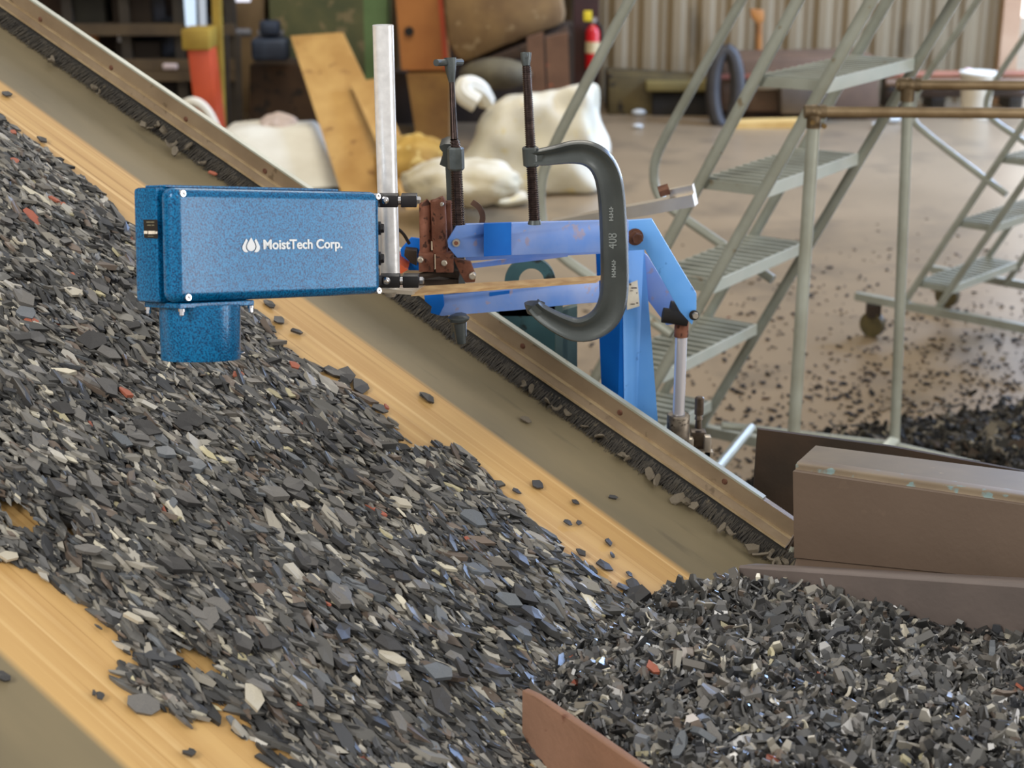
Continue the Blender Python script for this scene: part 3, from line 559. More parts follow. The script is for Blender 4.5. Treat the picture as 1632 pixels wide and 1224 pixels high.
# black sticker on the end
def end_pt(px, py, off=-.0006):
    D = ray(px, py); Nv = RB[:, 0]; O = bx(off, 0, 0); return CAM+D*((Nv@(O-CAM))/(Nv@D))
q = MB(); st = q.prism([end_pt(*p) for p in ((229, 350), (251, 350), (252, 380), (230, 379))], -RB[:, 0]*.0004); stk = q.build('sticker', M_black, sen, smooth=False)
q = MB()
for a, b_, c_, d_ in ((229.5, 368, 235, 372.6), (236.5, 368, 247, 373), (247.5, 369, 251, 372.6)): q.prism([end_pt(*p, -.0012) for p in ((a, b_), (c_, b_), (c_, d_), (a, d_))], -RB[:, 0]*.0002)
q.build('sticker_band', pm('sticker_silver', (230, 220, 205), (210, 200, 185), 50, .4), stk, smooth=False)
q = MB()
for a, b_, c_, d_ in ((233.5, 353, 239.5, 355), (240, 353, 246, 355), (235, 358, 241, 359.8), (242, 358, 246, 359.8), (236, 376, 245, 377)): q.prism([end_pt(*p, -.0012) for p in ((a, b_), (c_, b_), (c_, d_), (a, d_))], -RB[:, 0]*.0002)
q.build('sticker_text_lines', pm('sticker_grey', (120, 116, 96), (100, 96, 80), 50, .5), stk, smooth=False)

# ------------------------------------------------------------ vertical pipe and its black brackets
YP = 1.93
q = MB(); pr = 16.4*mpx(YP, 300); p0 = at(622, 462, YP); p1 = at(615.5, 40, YP); p1[0] = p0[0]-.001
q.tube([p0, p1], pr, 32, cap=False); q.tube([p1, p1-[0, 0, .05]], pr*.86, 32, cap=False); 
bm = bmesh.new(); ri = [[bm.verts.new(Vector(p1+np.array([math.cos(a)*r_, math.sin(a)*r_, 0]))) for a in np.linspace(0, 2*math.pi, 33)[:-1]] for r_ in (pr, pr*.86)]
for k in range(32): bm.faces.new([ri[0][k], ri[0][(k+1) % 32], ri[1][(k+1) % 32], ri[1][k]])
q._add(bm)
tag(q.build('steel_pipe', M_galv), 'upright galvanised steel pipe beside the right end of the blue sensor', 'pipe')
for k, (ya, xr, lab) in enumerate(((319, 664, 'upper black clamp bracket joining the sensor to the pipe'), (447, 668, 'lower black clamp bracket joining the sensor to the pipe'))):
    t = thing('clamp_bracket', lab, 'bracket', at(635, ya+8, 1.90))
    q = MB(); c = mpx(1.9, ya); Yb_ = 1.885
    q.box(at(619+(k*3), ya, Yb_), (31*c, .018, 19*c), None, .001); q.box(at(652+(k*3), ya, Yb_), (25*c, .018, 19*c), None, .001); q.box(at(637, ya, Yb_+.004), (12*c, .008, 12*c)); q.build('bracket_body', M_black, t)
    q = MB(); P = at(614+k*2, ya, Yb_-.009); q.tube([P, P-[0, .002, 0], P-[0, .003, 0]], [6*c, 6*c, 4*c], 16); q.tube([P-[0, .003, 0], P-[0, .0035, 0]], [3*c, 2.4*c], 6); q.build('screw_head', M_chrome, t)
    q = MB(); P = at(637+k*2, ya, Yb_-.002); q.tube([P-[6*c, 0, 0], P+[6*c, 0, 0]], [5*c, 5*c], 14); q.build('spacer', M_chrome, t)
    q = MB(); P = at(xr+k, ya, Yb_); q.tube([P, P+[5*c, 0, 0], P+[7*c, 0, 0]], [6.5*c, 6.5*c, 4*c], 6); q.build('end_nut', M_chrome, t)
    q = MB(); P = at(612, ya, Yb_+.006); q.rbar([bx(BL-.004, BD*.5, (-.014, -BH+.018)[k]), P], .012, 15*c, (0, 0, 1)); q.build('mounting_lug', M_black, t)
t = None
for ya, lab in ((364, 'upper black cable gland between sensor and pipe'), (412, 'lower black cable gland between sensor and pipe')):
    c = mpx(1.87, ya); q = MB(); P = at(603, ya, 1.852); q.tube([P-[4*c, 0, 0], P+[4*c, 0, 0], P+[4.2*c, 0, 0], P+[9*c, 0, 0]], [11*c, 11*c, 8*c, 7*c], 8)
    tag(q.build('cable_gland', M_black), lab, 'cable gland')

# ------------------------------------------------------------ blue bracket arm with post, links and cylinder
arm = thing('blue_swing_arm', 'blue painted steel parallel-link arm on a square post beside the conveyor', 'arm', np.array([at(1000, 700, 2.25)[0], 2.25, 0]))
YA, YB = 2.02, 2.14
q = MB(); q.prism([at(728.5, 358, YA), at(850, 354.5, YA+.04), at(1002, 351, YB), at(1002, 401, YB), at(850, 405.5, YA+.04), at(728.5, 411, YA), at(714, 394, YA), at(713, 383, YA)], (0, .008, 0), .0008); up_l = q.build('upper_link', M_blueworn, arm)
q = MB(); c = mpx(YA, 385); P = at(727, 387, YA); q.tube([P+[0, .004, 0], P-[0, .002, 0]], [6.5*c, 6*c], 20); q.build('pivot_ring', M_stain, up_l)
q = MB(); q.tube([P-[0, .0015, 0], P-[0, .0035, 0]], [3.8*c, 3.2*c], 6); q.build('pivot_pin', M_rust, up_l)
# clean paint bands left where tape shielded the paint
q = MB(); e = .0004; q.prism([at(771, 356.6, YA-e), at(815, 355.4, YA+.028-e), at(815, 406.4, YA+.028-e), at(771, 408.8, YA-e)], (0, .006, 0)); q.build('clean_paint_band', M_blue, up_l, smooth=False)
q = MB(); q.prism([at(905, 398, YB+.05), at(752, 421, YA+.09), at(752, 428, YA+.09), at(905, 409, YB+.05)], (0, .006, 0)); q.prism([at(735, 366, YA+.09), at(1000, 358, YB+.05), at(1000, 402, YB+.05), at(742, 416, YA+.09)], (0, .006, 0)); q.build('rear_upper_link', M_blueworn, arm)
q = MB(); q.prism([at(700, 472, YA), at(955, 446, YB), at(955, 481, YB), at(830, 494, YA+.055), at(703, 504, YA), at(692, 499, YA), at(700, 487, YA), at(694, 480, YA)], (0, .008, 0), .0008); lo_l = q.build('lower_link', M_blueworn, arm)
q = MB(); q.prism([at(780, 466, YA+.0368-e), at(812, 463, YA+.0517-e), at(812, 492.5, YA+.0527-e), at(780, 497, YA+.0380-e)], (0, .004, 0)); q.build('clean_paint_band', M_blue, lo_l, smooth=False); q = MB()
q.prism([at(676, 470, YA-.012), at(706, 468, YA-.012), at(708, 487, YA-.012), at(700, 503, YA-.012), at(686, 499, YA-.012), at(688, 489, YA-.012), at(677, 480, YA-.012)], (0, .010, 0), .0008); q.build('bent_end_plate', M_blue, arm)
q = MB(); q.prism([at(700, 483, YB+.0), at(955, 470, YB+.06), at(955, 482, YB+.06), at(700, 497, YB+.0)], (0, .006, 0)); q.build('rear_lower_link', M_blueworn, arm)
q = MB(); q.prism([at(638, 398, 2.075), at(655, 379, 2.075), at(672, 381, 2.075), at(672, 431, 2.075), at(652, 431, 2.075), at(640, 416, 2.075)], (0, .006, 0), .0006); q.build('rear_end_plate', M_blue, arm)
# post: square tube seen corner-on
YPo = 2.24
A_ = at(992, 398, YPo); B_ = at(1026, 400, YPo+.03); C_ = at(950, 400, YPo+.03)
bA = at(995, 650, YPo); bB = at(1048, 672, YPo+.015); bC = at(959, 616, YPo+.02)
def down(P, Q): d = (Q-P); k = (P[2])/(-(d[2])); return P+d*k*.999
def tap(P, Q, z): d = Q-P; return P+d*((z-P[2])/d[2])
zb = .55
lowr = [tap(A_, bA, zb), tap(B_, bB, zb), tap(B_, bB, zb)+[-.02, .045, 0], tap(C_, bC, zb)+[0, .02, 0], tap(C_, bC, zb)]; topr = [A_, B_, B_+[-.02, .045, 0], C_+[0, .02, 0], C_]
zt = A_[2]; bmq = bmesh.new(); va = [bmq.verts.new(Vector(p)) for p in lowr]; vb = [bmq.verts.new(Vector((p[0], p[1], zt))) for p in topr]; bmq.faces.new(va); bmq.faces.new(vb[::-1])
for i in range(5): bmq.faces.new([va[i], vb[i], vb[(i+1) % 5], va[(i+1) % 5]])
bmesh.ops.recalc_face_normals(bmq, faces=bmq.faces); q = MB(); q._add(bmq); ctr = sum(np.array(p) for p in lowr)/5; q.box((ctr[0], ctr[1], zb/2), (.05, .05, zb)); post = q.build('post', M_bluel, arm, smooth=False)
q = MB(); q.prism([A_+[-.001, -.0005, -.002], C_+[-.0005, -.001, -.002], tap(C_, bC, zb)+[-.0005, -.001, 0], tap(A_, bA, zb)+[-.001, -.0005, 0]], (.0006, -.0006, 0)); q.build('post_shaded_side', M_blue, post, smooth=False)  # darker overlay that paints the shaded left face of the post
q = MB(); q.prism([at(1000, 453, YPo-.006), at(1016, 446.5, YPo+.008), at(1019.5, 488, YPo+.008), at(999, 494, YPo-.006)], (0, .0008, 0)); lb = q.build('paper_label', pm('paper_label', (226, 218, 196), (212, 202, 180), 60, .8), post, smooth=False)
q = MB()
for a, b_, c_, d_ in ((1003, 452, 1006, 455), (1006, 458, 1015, 460), (1004, 463, 1009, 464), (1014, 466, 1016, 468), (1005, 484, 1012, 485.5), (1014, 482, 1017, 484)): q.prism([at(a, b_, YPo-.004), at(c_, b_, YPo-.004), at(c_, d_, YPo-.004), at(a, d_, YPo-.004)], (0, .0006, 0))
q.build('label_print', pm('label_ink', (110, 100, 96), (90, 84, 80), 50, .8), lb, smooth=False)
# elbow plates to the cylinder
q = MB(); q.prism([at(996, 352, YPo-.05), at(1039, 349, YPo-.045), at(1075, 410, YPo-.04), at(1110, 468, YPo-.04), at(1110, 492, YPo-.04), at(1103, 518, YPo-.04), at(1084, 497, YPo-.04), at(1028, 398, YPo-.045), at(996, 400, YPo-.05)], (0, .008, 0), .0008); el = q.build('elbow_plate', M_bluel, arm)
c = mpx(YPo, 375); P = at(1012, 377, YPo-.05); q = MB(); q.tube([P, P-[0, .004, 0]], [13*c, 13*c], 24); q.tube([P-[0, .004, 0], P-[0, .010, 0]], [11*c, 10.5*c], 6); P2 = P+np.array([3*c, -.010, 0]); q.tube([P2, P2-[0, .008, 0]], [9*c, 8.4*c], 6); q.build('pivot_bolt', M_bolt, el)
P = at(1106, 502, YPo-.042); q = MB(); q.tube([P, P-[0, .003, 0]], [8*c, 8*c], 18); q.build('washer', M_dark, el); q = MB(); P = at(1108, 502, YPo-.046); q.tube([P, P-[0, .006, 0]], [5.5*c, 5*c], 6); q.build('nut', M_stain, el)
q = MB(); q.prism([at(1026, 402, YPo+.03), at(1034, 410, YPo+.03), at(1096, 515, YPo+.03), at(1062, 518, YPo+.03), at(1030, 475, YPo+.03)], (0, .006, 0), .0006); q.build('rear_elbow_plate', M_blueworn, arm)
q = MB(); c = mpx(YPo); q.tube([at(1056, 502, YPo-.012), at(1096, 508, YPo-.012)], [12*c, 12*c], 16); q.tube([at(1068, 496, YPo-.002), at(1094, 498, YPo-.002)], [17*c, 15*c], 12); q.build('clevis_pin', M_dark, arm)
P0 = at(1081, 672, YPo); P1 = at(1080.5, 520, YPo); P1[0] = P0[0]; P1[1] = P0[1]
def onaxis(py): return np.array([P0[0], P0[1], on_plane(1080, py, P0, (0, 1, 0))[2]])
q = MB(); q.tube([onaxis(512), onaxis(536)], [11*c, 11.5*c], 20); q.build('rod_collar', M_rust, arm)
q = MB(); q.tube([onaxis(534), onaxis(668)], [9.5*c]*2, 24); q.build('piston_rod', pm('rod_chrome', (214, 214, 222), (224, 224, 230), 5, .22, .55), arm)
q = MB(); q.tube([onaxis(660), onaxis(662), onaxis(700), onaxis(702), onaxis(800)], [17*c, 18.5*c, 18.5*c, 16*c, 16*c], 24); q.build('cylinder_body', pm('greasy_steel', (92, 84, 74), (130, 120, 106), 60, .45, .6, c3=(60, 50, 42)), arm)
q = MB(); X = at(1115, 632, YPo+.02); Z_ = lambda y: np.array([X[0], X[1], on_plane(1115, y, X, (0, 1, 0))[2]])
q.tube([Z_(632), Z_(634), Z_(660), Z_(661), Z_(668), Z_(669), Z_(682)], [5*c, 7.5*c, 7.5*c, 5*c, 7*c, 5*c, 6*c], 12); q.box(Z_(700), (24*c, .02, 30*c), None, .001); q.build('valve_fitting', pm('valve_dark', (70, 58, 48), (100, 88, 74), 60, .4, .6), arm)
q = MB()
for x, y, w_, h_ in ((1100, 712, 9, 30), (1127, 716, 10, 46), (1116, 722, 40, 9), (1092, 708, 14, 12)): q.box(at(x, y, YPo+.0), (w_*c, .014, h_*c), None, .0008)
q.build('cylinder_bracket', M_stain, arm)
# ------------------------------------------------------------ rusty wiper cartridge at the end of the arm
t = thing('rusty_tensioner', 'rusty brown double-barrel spring tensioner between the pipe and the blue arm', 'tensioner', at(700, 450, 2.035))
c = mpx(1.97, 360)
q = MB(); q.tube([at(675, 322, 2.035), at(677, 324, 2.035), at(678, 400, 2.035)], [8*c, 9.5*c, 9.5*c], 20); q.build('barrel', M_rust, t)
q = MB(); q.tube([at(697, 317, 2.030), at(698, 319, 2.030), at(702, 403, 2.030)], [11*c, 12.5*c, 12.5*c], 22); q.build('barrel', M_rust, t)
q = MB(); q.box(at(713, 365, 2.050), (14*c, .02, 92*c), None, .001); q.box(at(700, 352, 2.060), (44*c, .012, 66*c)); q.build('back_plate', M_rust, t)
q = MB(); q.box(at(680, 416, 2.030), (25*c, .022, 31*c), None, .001); q.build('end_block', M_rust, t); q = MB(); q.box(at(709, 417, 2.025), (29*c, .022, 31*c), None, .001); q.build('end_block', M_rust, t)
for x, y, r_ in ((670, 414, 5), (708, 419, 5), (704, 326, 3), (753, 440, 6)):
    P = at(x, y, 2.012 if x != 753 else 2.018); q = MB(); q.tube([P+[0, .006, 0], P-[0, .002, 0], P-[0, .003, 0]], [r_*c, r_*c, r_*.7*c], 12); q.build('rivet', M_stain, t)
q = MB(); q.prism([at(722, 412, 2.025), at(750, 418, 2.025), at(758, 440, 2.025), at(757, 450, 2.025), at(742, 451, 2.025), at(733, 436, 2.025)], (0, .010, 0), .001); q.build('lever', M_rust, t)
q = MB(); q.prism([at(645, 398, 2.055), at(664, 400, 2.055), at(664, 424, 2.055), at(655, 420, 2.055), at(644, 408, 2.055)], (0, .02, 0), .001); q.tube([at(668, 441, 2.025), at(700, 434, 2.030), at(728, 437, 2.045)], [6*c, 7*c, 9*c], 8); q.box(at(700, 446, 2.050), (66*c, .03, 10*c)); q.build('scraper_jaw', M_rustd, t)
q = MB(); q.prism([at(624, 412, 2.03), at(650, 430, 2.03), at(640, 436, 2.03), at(624, 434, 2.03)], (0, .06, 0)); tag(q.build('orange_hose_end', pm('orange_rubber', (206, 96, 52), (190, 84, 46), 20, .5)), 'short orange hose end behind the foot of the galvanised pipe', 'hose')
q = MB(); q.tube(smoothpath([at(620, 362, 1.97), at(632, 363, 1.98), at(643, 372, 1.99), at(652, 388, 2.0)]), .0022, 8); tag(q.build('black_cable', M_black), 'thin black cable curving from the pipe to the blue end plate', 'cable')
q = MB(); q.sweep([np.array(p) for p in smoothpath([at(752, 322, 2.16), at(764, 330, 2.16), at(770, 344, 2.16), at(768, 356, 2.16)])], [.008]*40, [(-1, 0), (1, 0), (1, .002), (-1, .002)], (0, 1, 0)); tag(q.build('leather_strap', pm('brown_strap', (96, 68, 50), (76, 54, 40), 40, .7), smooth=False), 'small brown strap loop behind the threaded screw of the left clamp', 'strap')
# mounting board clamped on the lower link
q = MB(); b0, b1 = at(655, 467, 1.90), at(950, 446, 2.06); bk = np.array([.015, .036, .0])
q.prism([b0, b1, b1+bk*.7, b0+bk], (0, 0, -.0042)); tag(q.build('plywood_strip', M_ply, smooth=False), 'thin plywood strip clamped along the lower blue arm', 'board')
q = MB(); q.prism([at(606, 460, 1.885), at(657, 464, 1.895), b0+bk+[0, 0, 0], at(612, 452, 2.0)], (0, 0, -.005)); q.tube([at(622, 472, 1.89), at(622, 466, 1.89)], [8*c, 10*c], 16); q.build('mounting_plate', M_stain, None, smooth=False); mp_ = bpy.data.objects['mounting_plate']; tag(mp_, 'bare steel plate under the lower black bracket at the end of the plywood', 'plate')
# ------------------------------------------------------------ C-clamps
SEC = [(-1, -.004), (-.8, -.0105), (-.55, -.0095), (-.32, -.0065), (.32, -.0065), (.55, -.0095), (.8, -.0105), (1, -.004), (1, .004), (.8, .0105), (.5, .007), (-.5, .007), (-.8, .0105), (-1, .004)]
def screw(mb, Pa, Pb, r0, r1, pitch=.0026):
    Pa, Pb = np.array(Pa), np.array(Pb); L_ = np.linalg.norm(Pb-Pa); n = int(L_/pitch)*4; path = []; rad = []
    for i in range(n+1):
        t_ = i/n; path.append(Pa+(Pb-Pa)*t_); k = i % 4; r_ = r0+(r1-r0)*t_; rad.append(r_*(1.0 if k in (0, 1) else .82))
    mb.tube(path, rad, 14)
YC = 1.97; c = mpx(YC, 380)
t = thing('c_clamp', 'big dark grey C-clamp with its frame bowed to the right, gripping both blue links', 'clamp', at(850, 500, YC))
fp = [(846, 251, 22), (865, 250, 27), (890, 246, 30), (912, 242, 35), (935, 243, 38), (955, 254, 41), (968, 275, 43), (974, 305, 43), (977, 350, 43), (979, 400, 44), (980, 450, 45), (977, 482, 46), (966, 506, 46), (945, 522, 43), (918, 527, 38), (893, 517, 34), (872, 505, 30), (858, 495, 26), (850, 486, 24)]
q = MB(); P = smoothpath([at(x, y, YC) for x, y, _ in fp], 2); Wd = smoothpath([(w_*c, 0, 0) for _, _, w_ in fp], 2); q.sweep(P, [x[0] for x in Wd], SEC, (0, 1, 0)); fr_ = q.build('frame', M_clamp, t, ang=50)
q = MB(); q.tube([at(845, 234, YC), at(845, 236, YC), at(847, 263, YC), at(847, 265, YC)], [11*c, 13*c, 13*c, 11*c], 20); q.build('hub', M_clamp, t)
q = MB(); screw(q, at(852, 353, YC), at(846, 240, YC), 9.5*c, 8.5*c); screw(q, at(846, 240, YC), at(839, 105, YC+.02), 8.5*c, 7.2*c); q.build('threaded_screw', M_screw, t)
q = MB(); q.tube([at(839, 108, YC+.02), at(838, 96, YC+.022), at(838, 84, YC+.024)], [5.5*c, 8*c, 9*c], 12); q.tube([at(838, 88, YC+.10), at(837, 88, YC-.05)], 3.6*c, 10); q.build('tee_handle', M_clampl, t)
q = MB(); q.tube([at(852, 350, YC), at(852, 357, YC)], [9*c, 11*c], 16); q.build('clamp_pad', M_clampl, t); q = MB(); q.tube([at(852, 483, YC+.012), at(852, 489, YC+.012), at(851, 500, YC+.012)], [17*c, 16*c, 11*c], 18); q.build('clamp_pad', M_clampl, t)
def vert_text(q, body, px, py, h, Y, sx=1):
    P_ = at(px, py, Y); M_ = Matrix([[0, -1, 0, P_[0]], [0, 0, -1, P_[1]], [1, 0, 0, P_[2]], [0, 0, 0, 1]]); add_text(q, body, h, M_, .0006, sx)
q = MB(); yt = YC-.0068; vert_text(q, '408', 982.5, 396.5, 15*c/.7, yt, .8); q.build('embossed_number', pm('pale_emboss', (150, 156, 154), (136, 142, 140), 50, .4, .3), fr_, smooth=False)  # paler than the frame so the raised marks stand out
q = MB()
for y0, n_, x_ in ((351, 5, 976), (441, 7, 980)):
    for i in range(n_): q.box(at(x_-2, y0-i*(23/5 if n_ == 5 else 28/7), yt), (6.5*c, .0012, 1.6*c)); q.box(at(x_+(i % 2)*2-2, y0-1.6-i*(23/5 if n_ == 5 else 28/7), yt), (2*c, .0012, 2.6*c))
q.build('embossed_small_marks', MATS['pale_emboss'], fr_, smooth=False)
YC2 = 1.99; c = mpx(YC2, 300)
t = thing('c_clamp', 'grey C-clamp seen edge-on left of the bigger one, its swivel foot above the belt', 'clamp', at(733, 548, YC2))
q = MB(); q.tube([at(726, 234, YC2), at(726, 237, YC2), at(727, 268, YC2), at(727, 271, YC2)], [11*c, 13.5*c, 13.5*c, 11*c], 8); q.build('hub', M_clampl, t, ang=20)
q = MB(); screw(q, at(731, 358, YC2-.005), at(727, 268, YC2), 11*c, 9.5*c, .003); screw(q, at(727, 240, YC2), at(724, 222, YC2), 9.5*c, 7*c, .003); screw(q, at(724, 222, YC2), at(720, 130, YC2+.02), 6.5*c, 4.5*c, .0016); q.build('threaded_screw', M_screw, t)
q = MB(); q.tube([at(720, 132, YC2+.02), at(718, 110, YC2+.022), at(717, 92, YC2+.024)], [4.5*c, 9*c, 10*c], 12); q.tube([at(695, 100, YC2+.0), at(735, 99, YC2+.05)], [5.5*c]*2, 10); q.build('tee_handle', M_clampl, t)
pth = [np.array([at(722, 250, YC2)[0], YC2, at(722, 250, YC2)[2]])]
xb = at(713, 250, YC2)[0]
zt_, zb_ = at(726, 250, YC2)[2], at(730, 512, YC2)[2]-.012
pp = [(YC2+.01, zt_), (YC2+.05, zt_+.004), (YC2+.085, zt_-.004), (YC2+.10, zt_-.03), (YC2+.10, (zt_+zb_)/2), (YC2+.10, zb_+.03), (YC2+.085, zb_+.004), (YC2+.05, zb_-.004), (YC2+.01, zb_)]
P = smoothpath([(xb+(i/8)*.012, a, b_) for i, (a, b_) in enumerate(pp)], 2); q = MB(); q.sweep(P, [.03]*len(P), SEC, (1, 0, 0)); q.build('frame', M_clamp, t, ang=50)
c = mpx(YC2, 520); q = MB(); q.tube([at(731, 503, YC2), at(731, 506, YC2), at(731, 510, YC2), at(732, 514, YC2), at(735, 547, YC2), at(735, 549, YC2)], [13*c, 17.5*c, 17*c, 11*c, 7.5*c, 5*c], 20); q.build('swivel_foot', M_clampl, t)

# ------------------------------------------------------------ steel bar and hinge behind the arm
q = MB(); q.rbar([at(880, 360, 2.62), at(1108, 317, 2.55)], .03, .020, (0, 0, 1)); t = q.build('steel_bar', M_stain, None, smooth=False); tag(t, 'pale bare steel channel bar sticking out behind the blue elbow', 'bar')
q = MB(); P_ = at(978, 342, 2.605); q.box((P_[0], P_[1]+.012, P_[2]/2), (.02, .02, P_[2])); q.build('upright', M_tealpost, t, smooth=False)
q = MB(); q.rbar([at(1068, 308, 2.57), at(1106, 300, 2.56)], .02, .014, (0, 0, 1)); q.build('bar_stub', M_stain, t, smooth=False)
q = MB(); c = mpx(2.55, 300); q.tube([at(1050, 306, 2.55), at(1066, 301, 2.55)], [10*c, 10*c], 6); q.build('nut', M_bolt, t)

# ------------------------------------------------------------ rolling ladders
def ladder(P0, yaw, run, wd, dep, rise, ktop, label, k0=-1, hr=None, r=.0145, far=True):
    a = np.array([math.cos(yaw), math.sin(yaw), 0]); b = np.array([-math.sin(yaw), math.cos(yaw), 0]); z = np.array([0, 0, 1.]); P0 = np.array(P0)
    t = thing('rolling_ladder', label, 'ladder', [P0[0], P0[1], 0]); sl = a*run+z*rise
    for side in (0, 1):
        for back in (0, 1):
            o = P0+b*(wd*side+(.018 if side else -.018))-a*(dep*back)-z*.02; ks = -(o[2]-.14)/rise; q = MB(); q.tube([o+sl*ks, o+sl*(ktop+.5)], r, 12); q.build('stringer', M_lad, t)
    for k in range(k0, ktop+1):
        Bc = P0+sl*k; q = MB(); q.box(Bc+b*wd/2+a*.002-z*.012, (.006, wd, .030), np.c_[a, b, z]); st_ = q.build('step', M_ladl, t, smooth=False)
        q = MB()
        for e_ in (0, wd): q.box(Bc+b*e_-a*dep/2-z*.010, (dep, .004, .024), np.c_[a, b, z])
        q.box(Bc-a*dep+b*wd/2-z*.010, (.006, wd, .022), np.c_[a, b, z]); n_ = 13
        for i in range(n_):
            e_ = wd*(i+.7)/(n_+.4); q.box(Bc+b*e_-a*dep/2-z*.002, (dep, .013, .012), np.c_[a, b, z])
        q.build('grating', M_lad, st_, smooth=False); q = MB(); q.box(Bc-a*dep/2+b*wd/2-z*.011, (dep-.008, wd-.004, .003), np.c_[a, b, z]); q.build('shadow_plate' if False else 'deck_plate', pm('dark_deck', (84, 74, 58), (70, 62, 48), 20, .8), st_, smooth=False)  # dark plate set under the bars so the slots look dark
    for side, pts, endk in (hr or []):
        o = P0+b*(wd*side+(.018 if side else -.018)); PP = [on_plane(x, y, o, b) for x, y in pts]; q = MB(); q.tube(smoothpath(PP, 2), r*.95, 12); q.build('handrail', M_lad, t)
    # base frame and casters
    for side in (0, 1):
        o = P0+b*(wd*side+(.03 if side else -.03)); o[2] = .15; q = MB(); q.rbar([o-a*(dep+.24), o+a*.62], .03, .03, (0, 0, 1)); q.build('base_rail', M_lad, t, smooth=False)
        o2 = o+a*.08-z*.02; q = MB(); q.rbar([o2, o2+np.array([0, 0, -.001])+sl*-.02+z*.09], .02, .02, a); q.b.free(); 
        for dx in (-.3, .56):
            wc = o+a*dx; wc[2] = .05; q = MB(); q.tube([wc-b*.014, wc+b*.014], .05, 18); wh = q.build('caster_wheel', pm('olive_rubber_wheel', (96, 84, 48), (74, 66, 40), 30, .6), t); q = MB(); q.box(wc+z*.055, (.05, .05, .05)); q.build('caster_fork', M_rustd, t, smooth=False)
    o = P0.copy(); o[2] = .15; q = MB(); q.rbar([o+a*.58-b*.03, o+a*.58+b*(wd+.03)], .03, .03, (0, 0, 1)); q.build('cross_rail', M_lad, t, smooth=False)
    return t
ladder([.3753, 3.8085, CAM[2]-1.1948], -.5978, .1329, .5563, .17, .254, 5, 'grey-green rolling ladder with open grated steps, the nearer of the two ladders', hr=[
    (0, [(1040, -62), (1003, 0), (930, 140), (890, 217), (864, 275), (860, 320), (866, 372), (889, 406), (940, 441), (1010, 490), (1071, 533)], 0),
    (1, [(1219, -66), (1182, 0), (1110, 128), (1060, 218), (1043, 255), (1041, 290), (1052, 318), (1074, 337), (1147, 387), (1232, 446)], 0)])
ladder([1.649, 5.723, CAM[2]-1.455], -.743, .143, .545, .139, .254, 4, 'smaller grey rolling ladder in the background at the right edge', k0=0, r=.013, hr=[
    (0, [(1610, -80), (1558, 0), (1520, 60), (1476, 122), (1455, 160), (1452, 190), (1470, 208), (1530, 255), (1604, 310)], 0),
    (1, [(1680, -10), (1632, 60), (1590, 122), (1572, 155), (1572, 180), (1590, 198), (1627, 222), (1700, 272)], 0)])
# pipe frame
t = thing('pipe_stand', 'stand of grey-green pipe with two tall legs and brass-jointed level top rails', 'stand', np.array([at(1430, 700, 3.6)[0], 3.6, 0]))
Y1, Y2 = 3.40, 3.86
A1 = at(1298, 178, Y1); A2 = at(1448, 135, Y2); r1_ = 10.5*mpx(Y1, 400); r2_ = 8.5*mpx(Y2, 400)
F1 = at(1265, 690, Y1); F2 = at(1426, 700, Y2)
q = MB(); q.tube([tap(A1, F1, 0), A1], r1_, 16); q.build('leg', M_lad, t)
q = MB(); q.tube([tap(A2, F2, 0), A2], r2_, 16); q.build('leg', M_lad, t)
E1 = A1+np.array([1.0, -.05, 0]); E2 = A2+np.array([.95, -.05, 0])
q = MB(); q.tube([A1-[.012, 0, 0], E1], 8.8*mpx(Y1, 180), 14); q.build('top_rail', pm('bronze_tube', (120, 100, 72), (142, 122, 92), 20, .4, .5), t); q = MB(); q.tube([A2-[.03, 0, 0], E2], 8*mpx(Y2, 130), 14); q.build('top_rail', MATS['bronze_tube'], t)
for E_, rr_ in ((E1, r1_), (E2, r2_)): q = MB(); q.tube([[E_[0], E_[1], 0], E_], rr_, 14); q.build('leg', M_lad, t)
q = MB(); q.tube([E1, E2], r2_, 12); q.build('end_rail', M_lad, t)
for P_, c_ in ((A1, mpx(Y1, 180)), (A2, mpx(Y2, 130))):
    q = MB(); q.ball(P_+[.002, 0, 0], 14*c_, (1, 1, .85)); q.tube([P_-[16*c_, 0, 0], P_+[18*c_, 0, 0]], [11*c_, 11*c_], 12); q.tube([P_, P_-[0, 0, 26*c_]], [12*c_, 11.5*c_], 12); q.build('pipe_joint', pm('joint_dark', (92, 78, 58), (120, 102, 76), 30, .45, .6), t)
for x, y in ((1293, 194), (1311, 200)): q = MB(); P_ = at(x+1, y, Y1-.018); q.tube([P_, P_-[0, .012, 0]], [4*mpx(Y1)]*2, 8); q.build('clamp_screw', M_brass, t)
q = MB(); q.tube([at(1150, 678, Y2), at(1420, 709, Y2), at(1560, 742, Y2-.1)], 6.5*mpx(Y2), 12); q.build('lower_rail', M_lad, t)
q = MB(); q.tube([at(1196, 682, Y2-.02), at(1128, 765, Y2-.5)], 8*mpx(Y2), 10); q.build('lower_brace', M_lad, t)
q = MB(); q.tube([F2, at(1408, 716, Y2-.04)], [r2_*1.05, r2_*.9], 10); q.build('leg_foot', M_ladl, t)

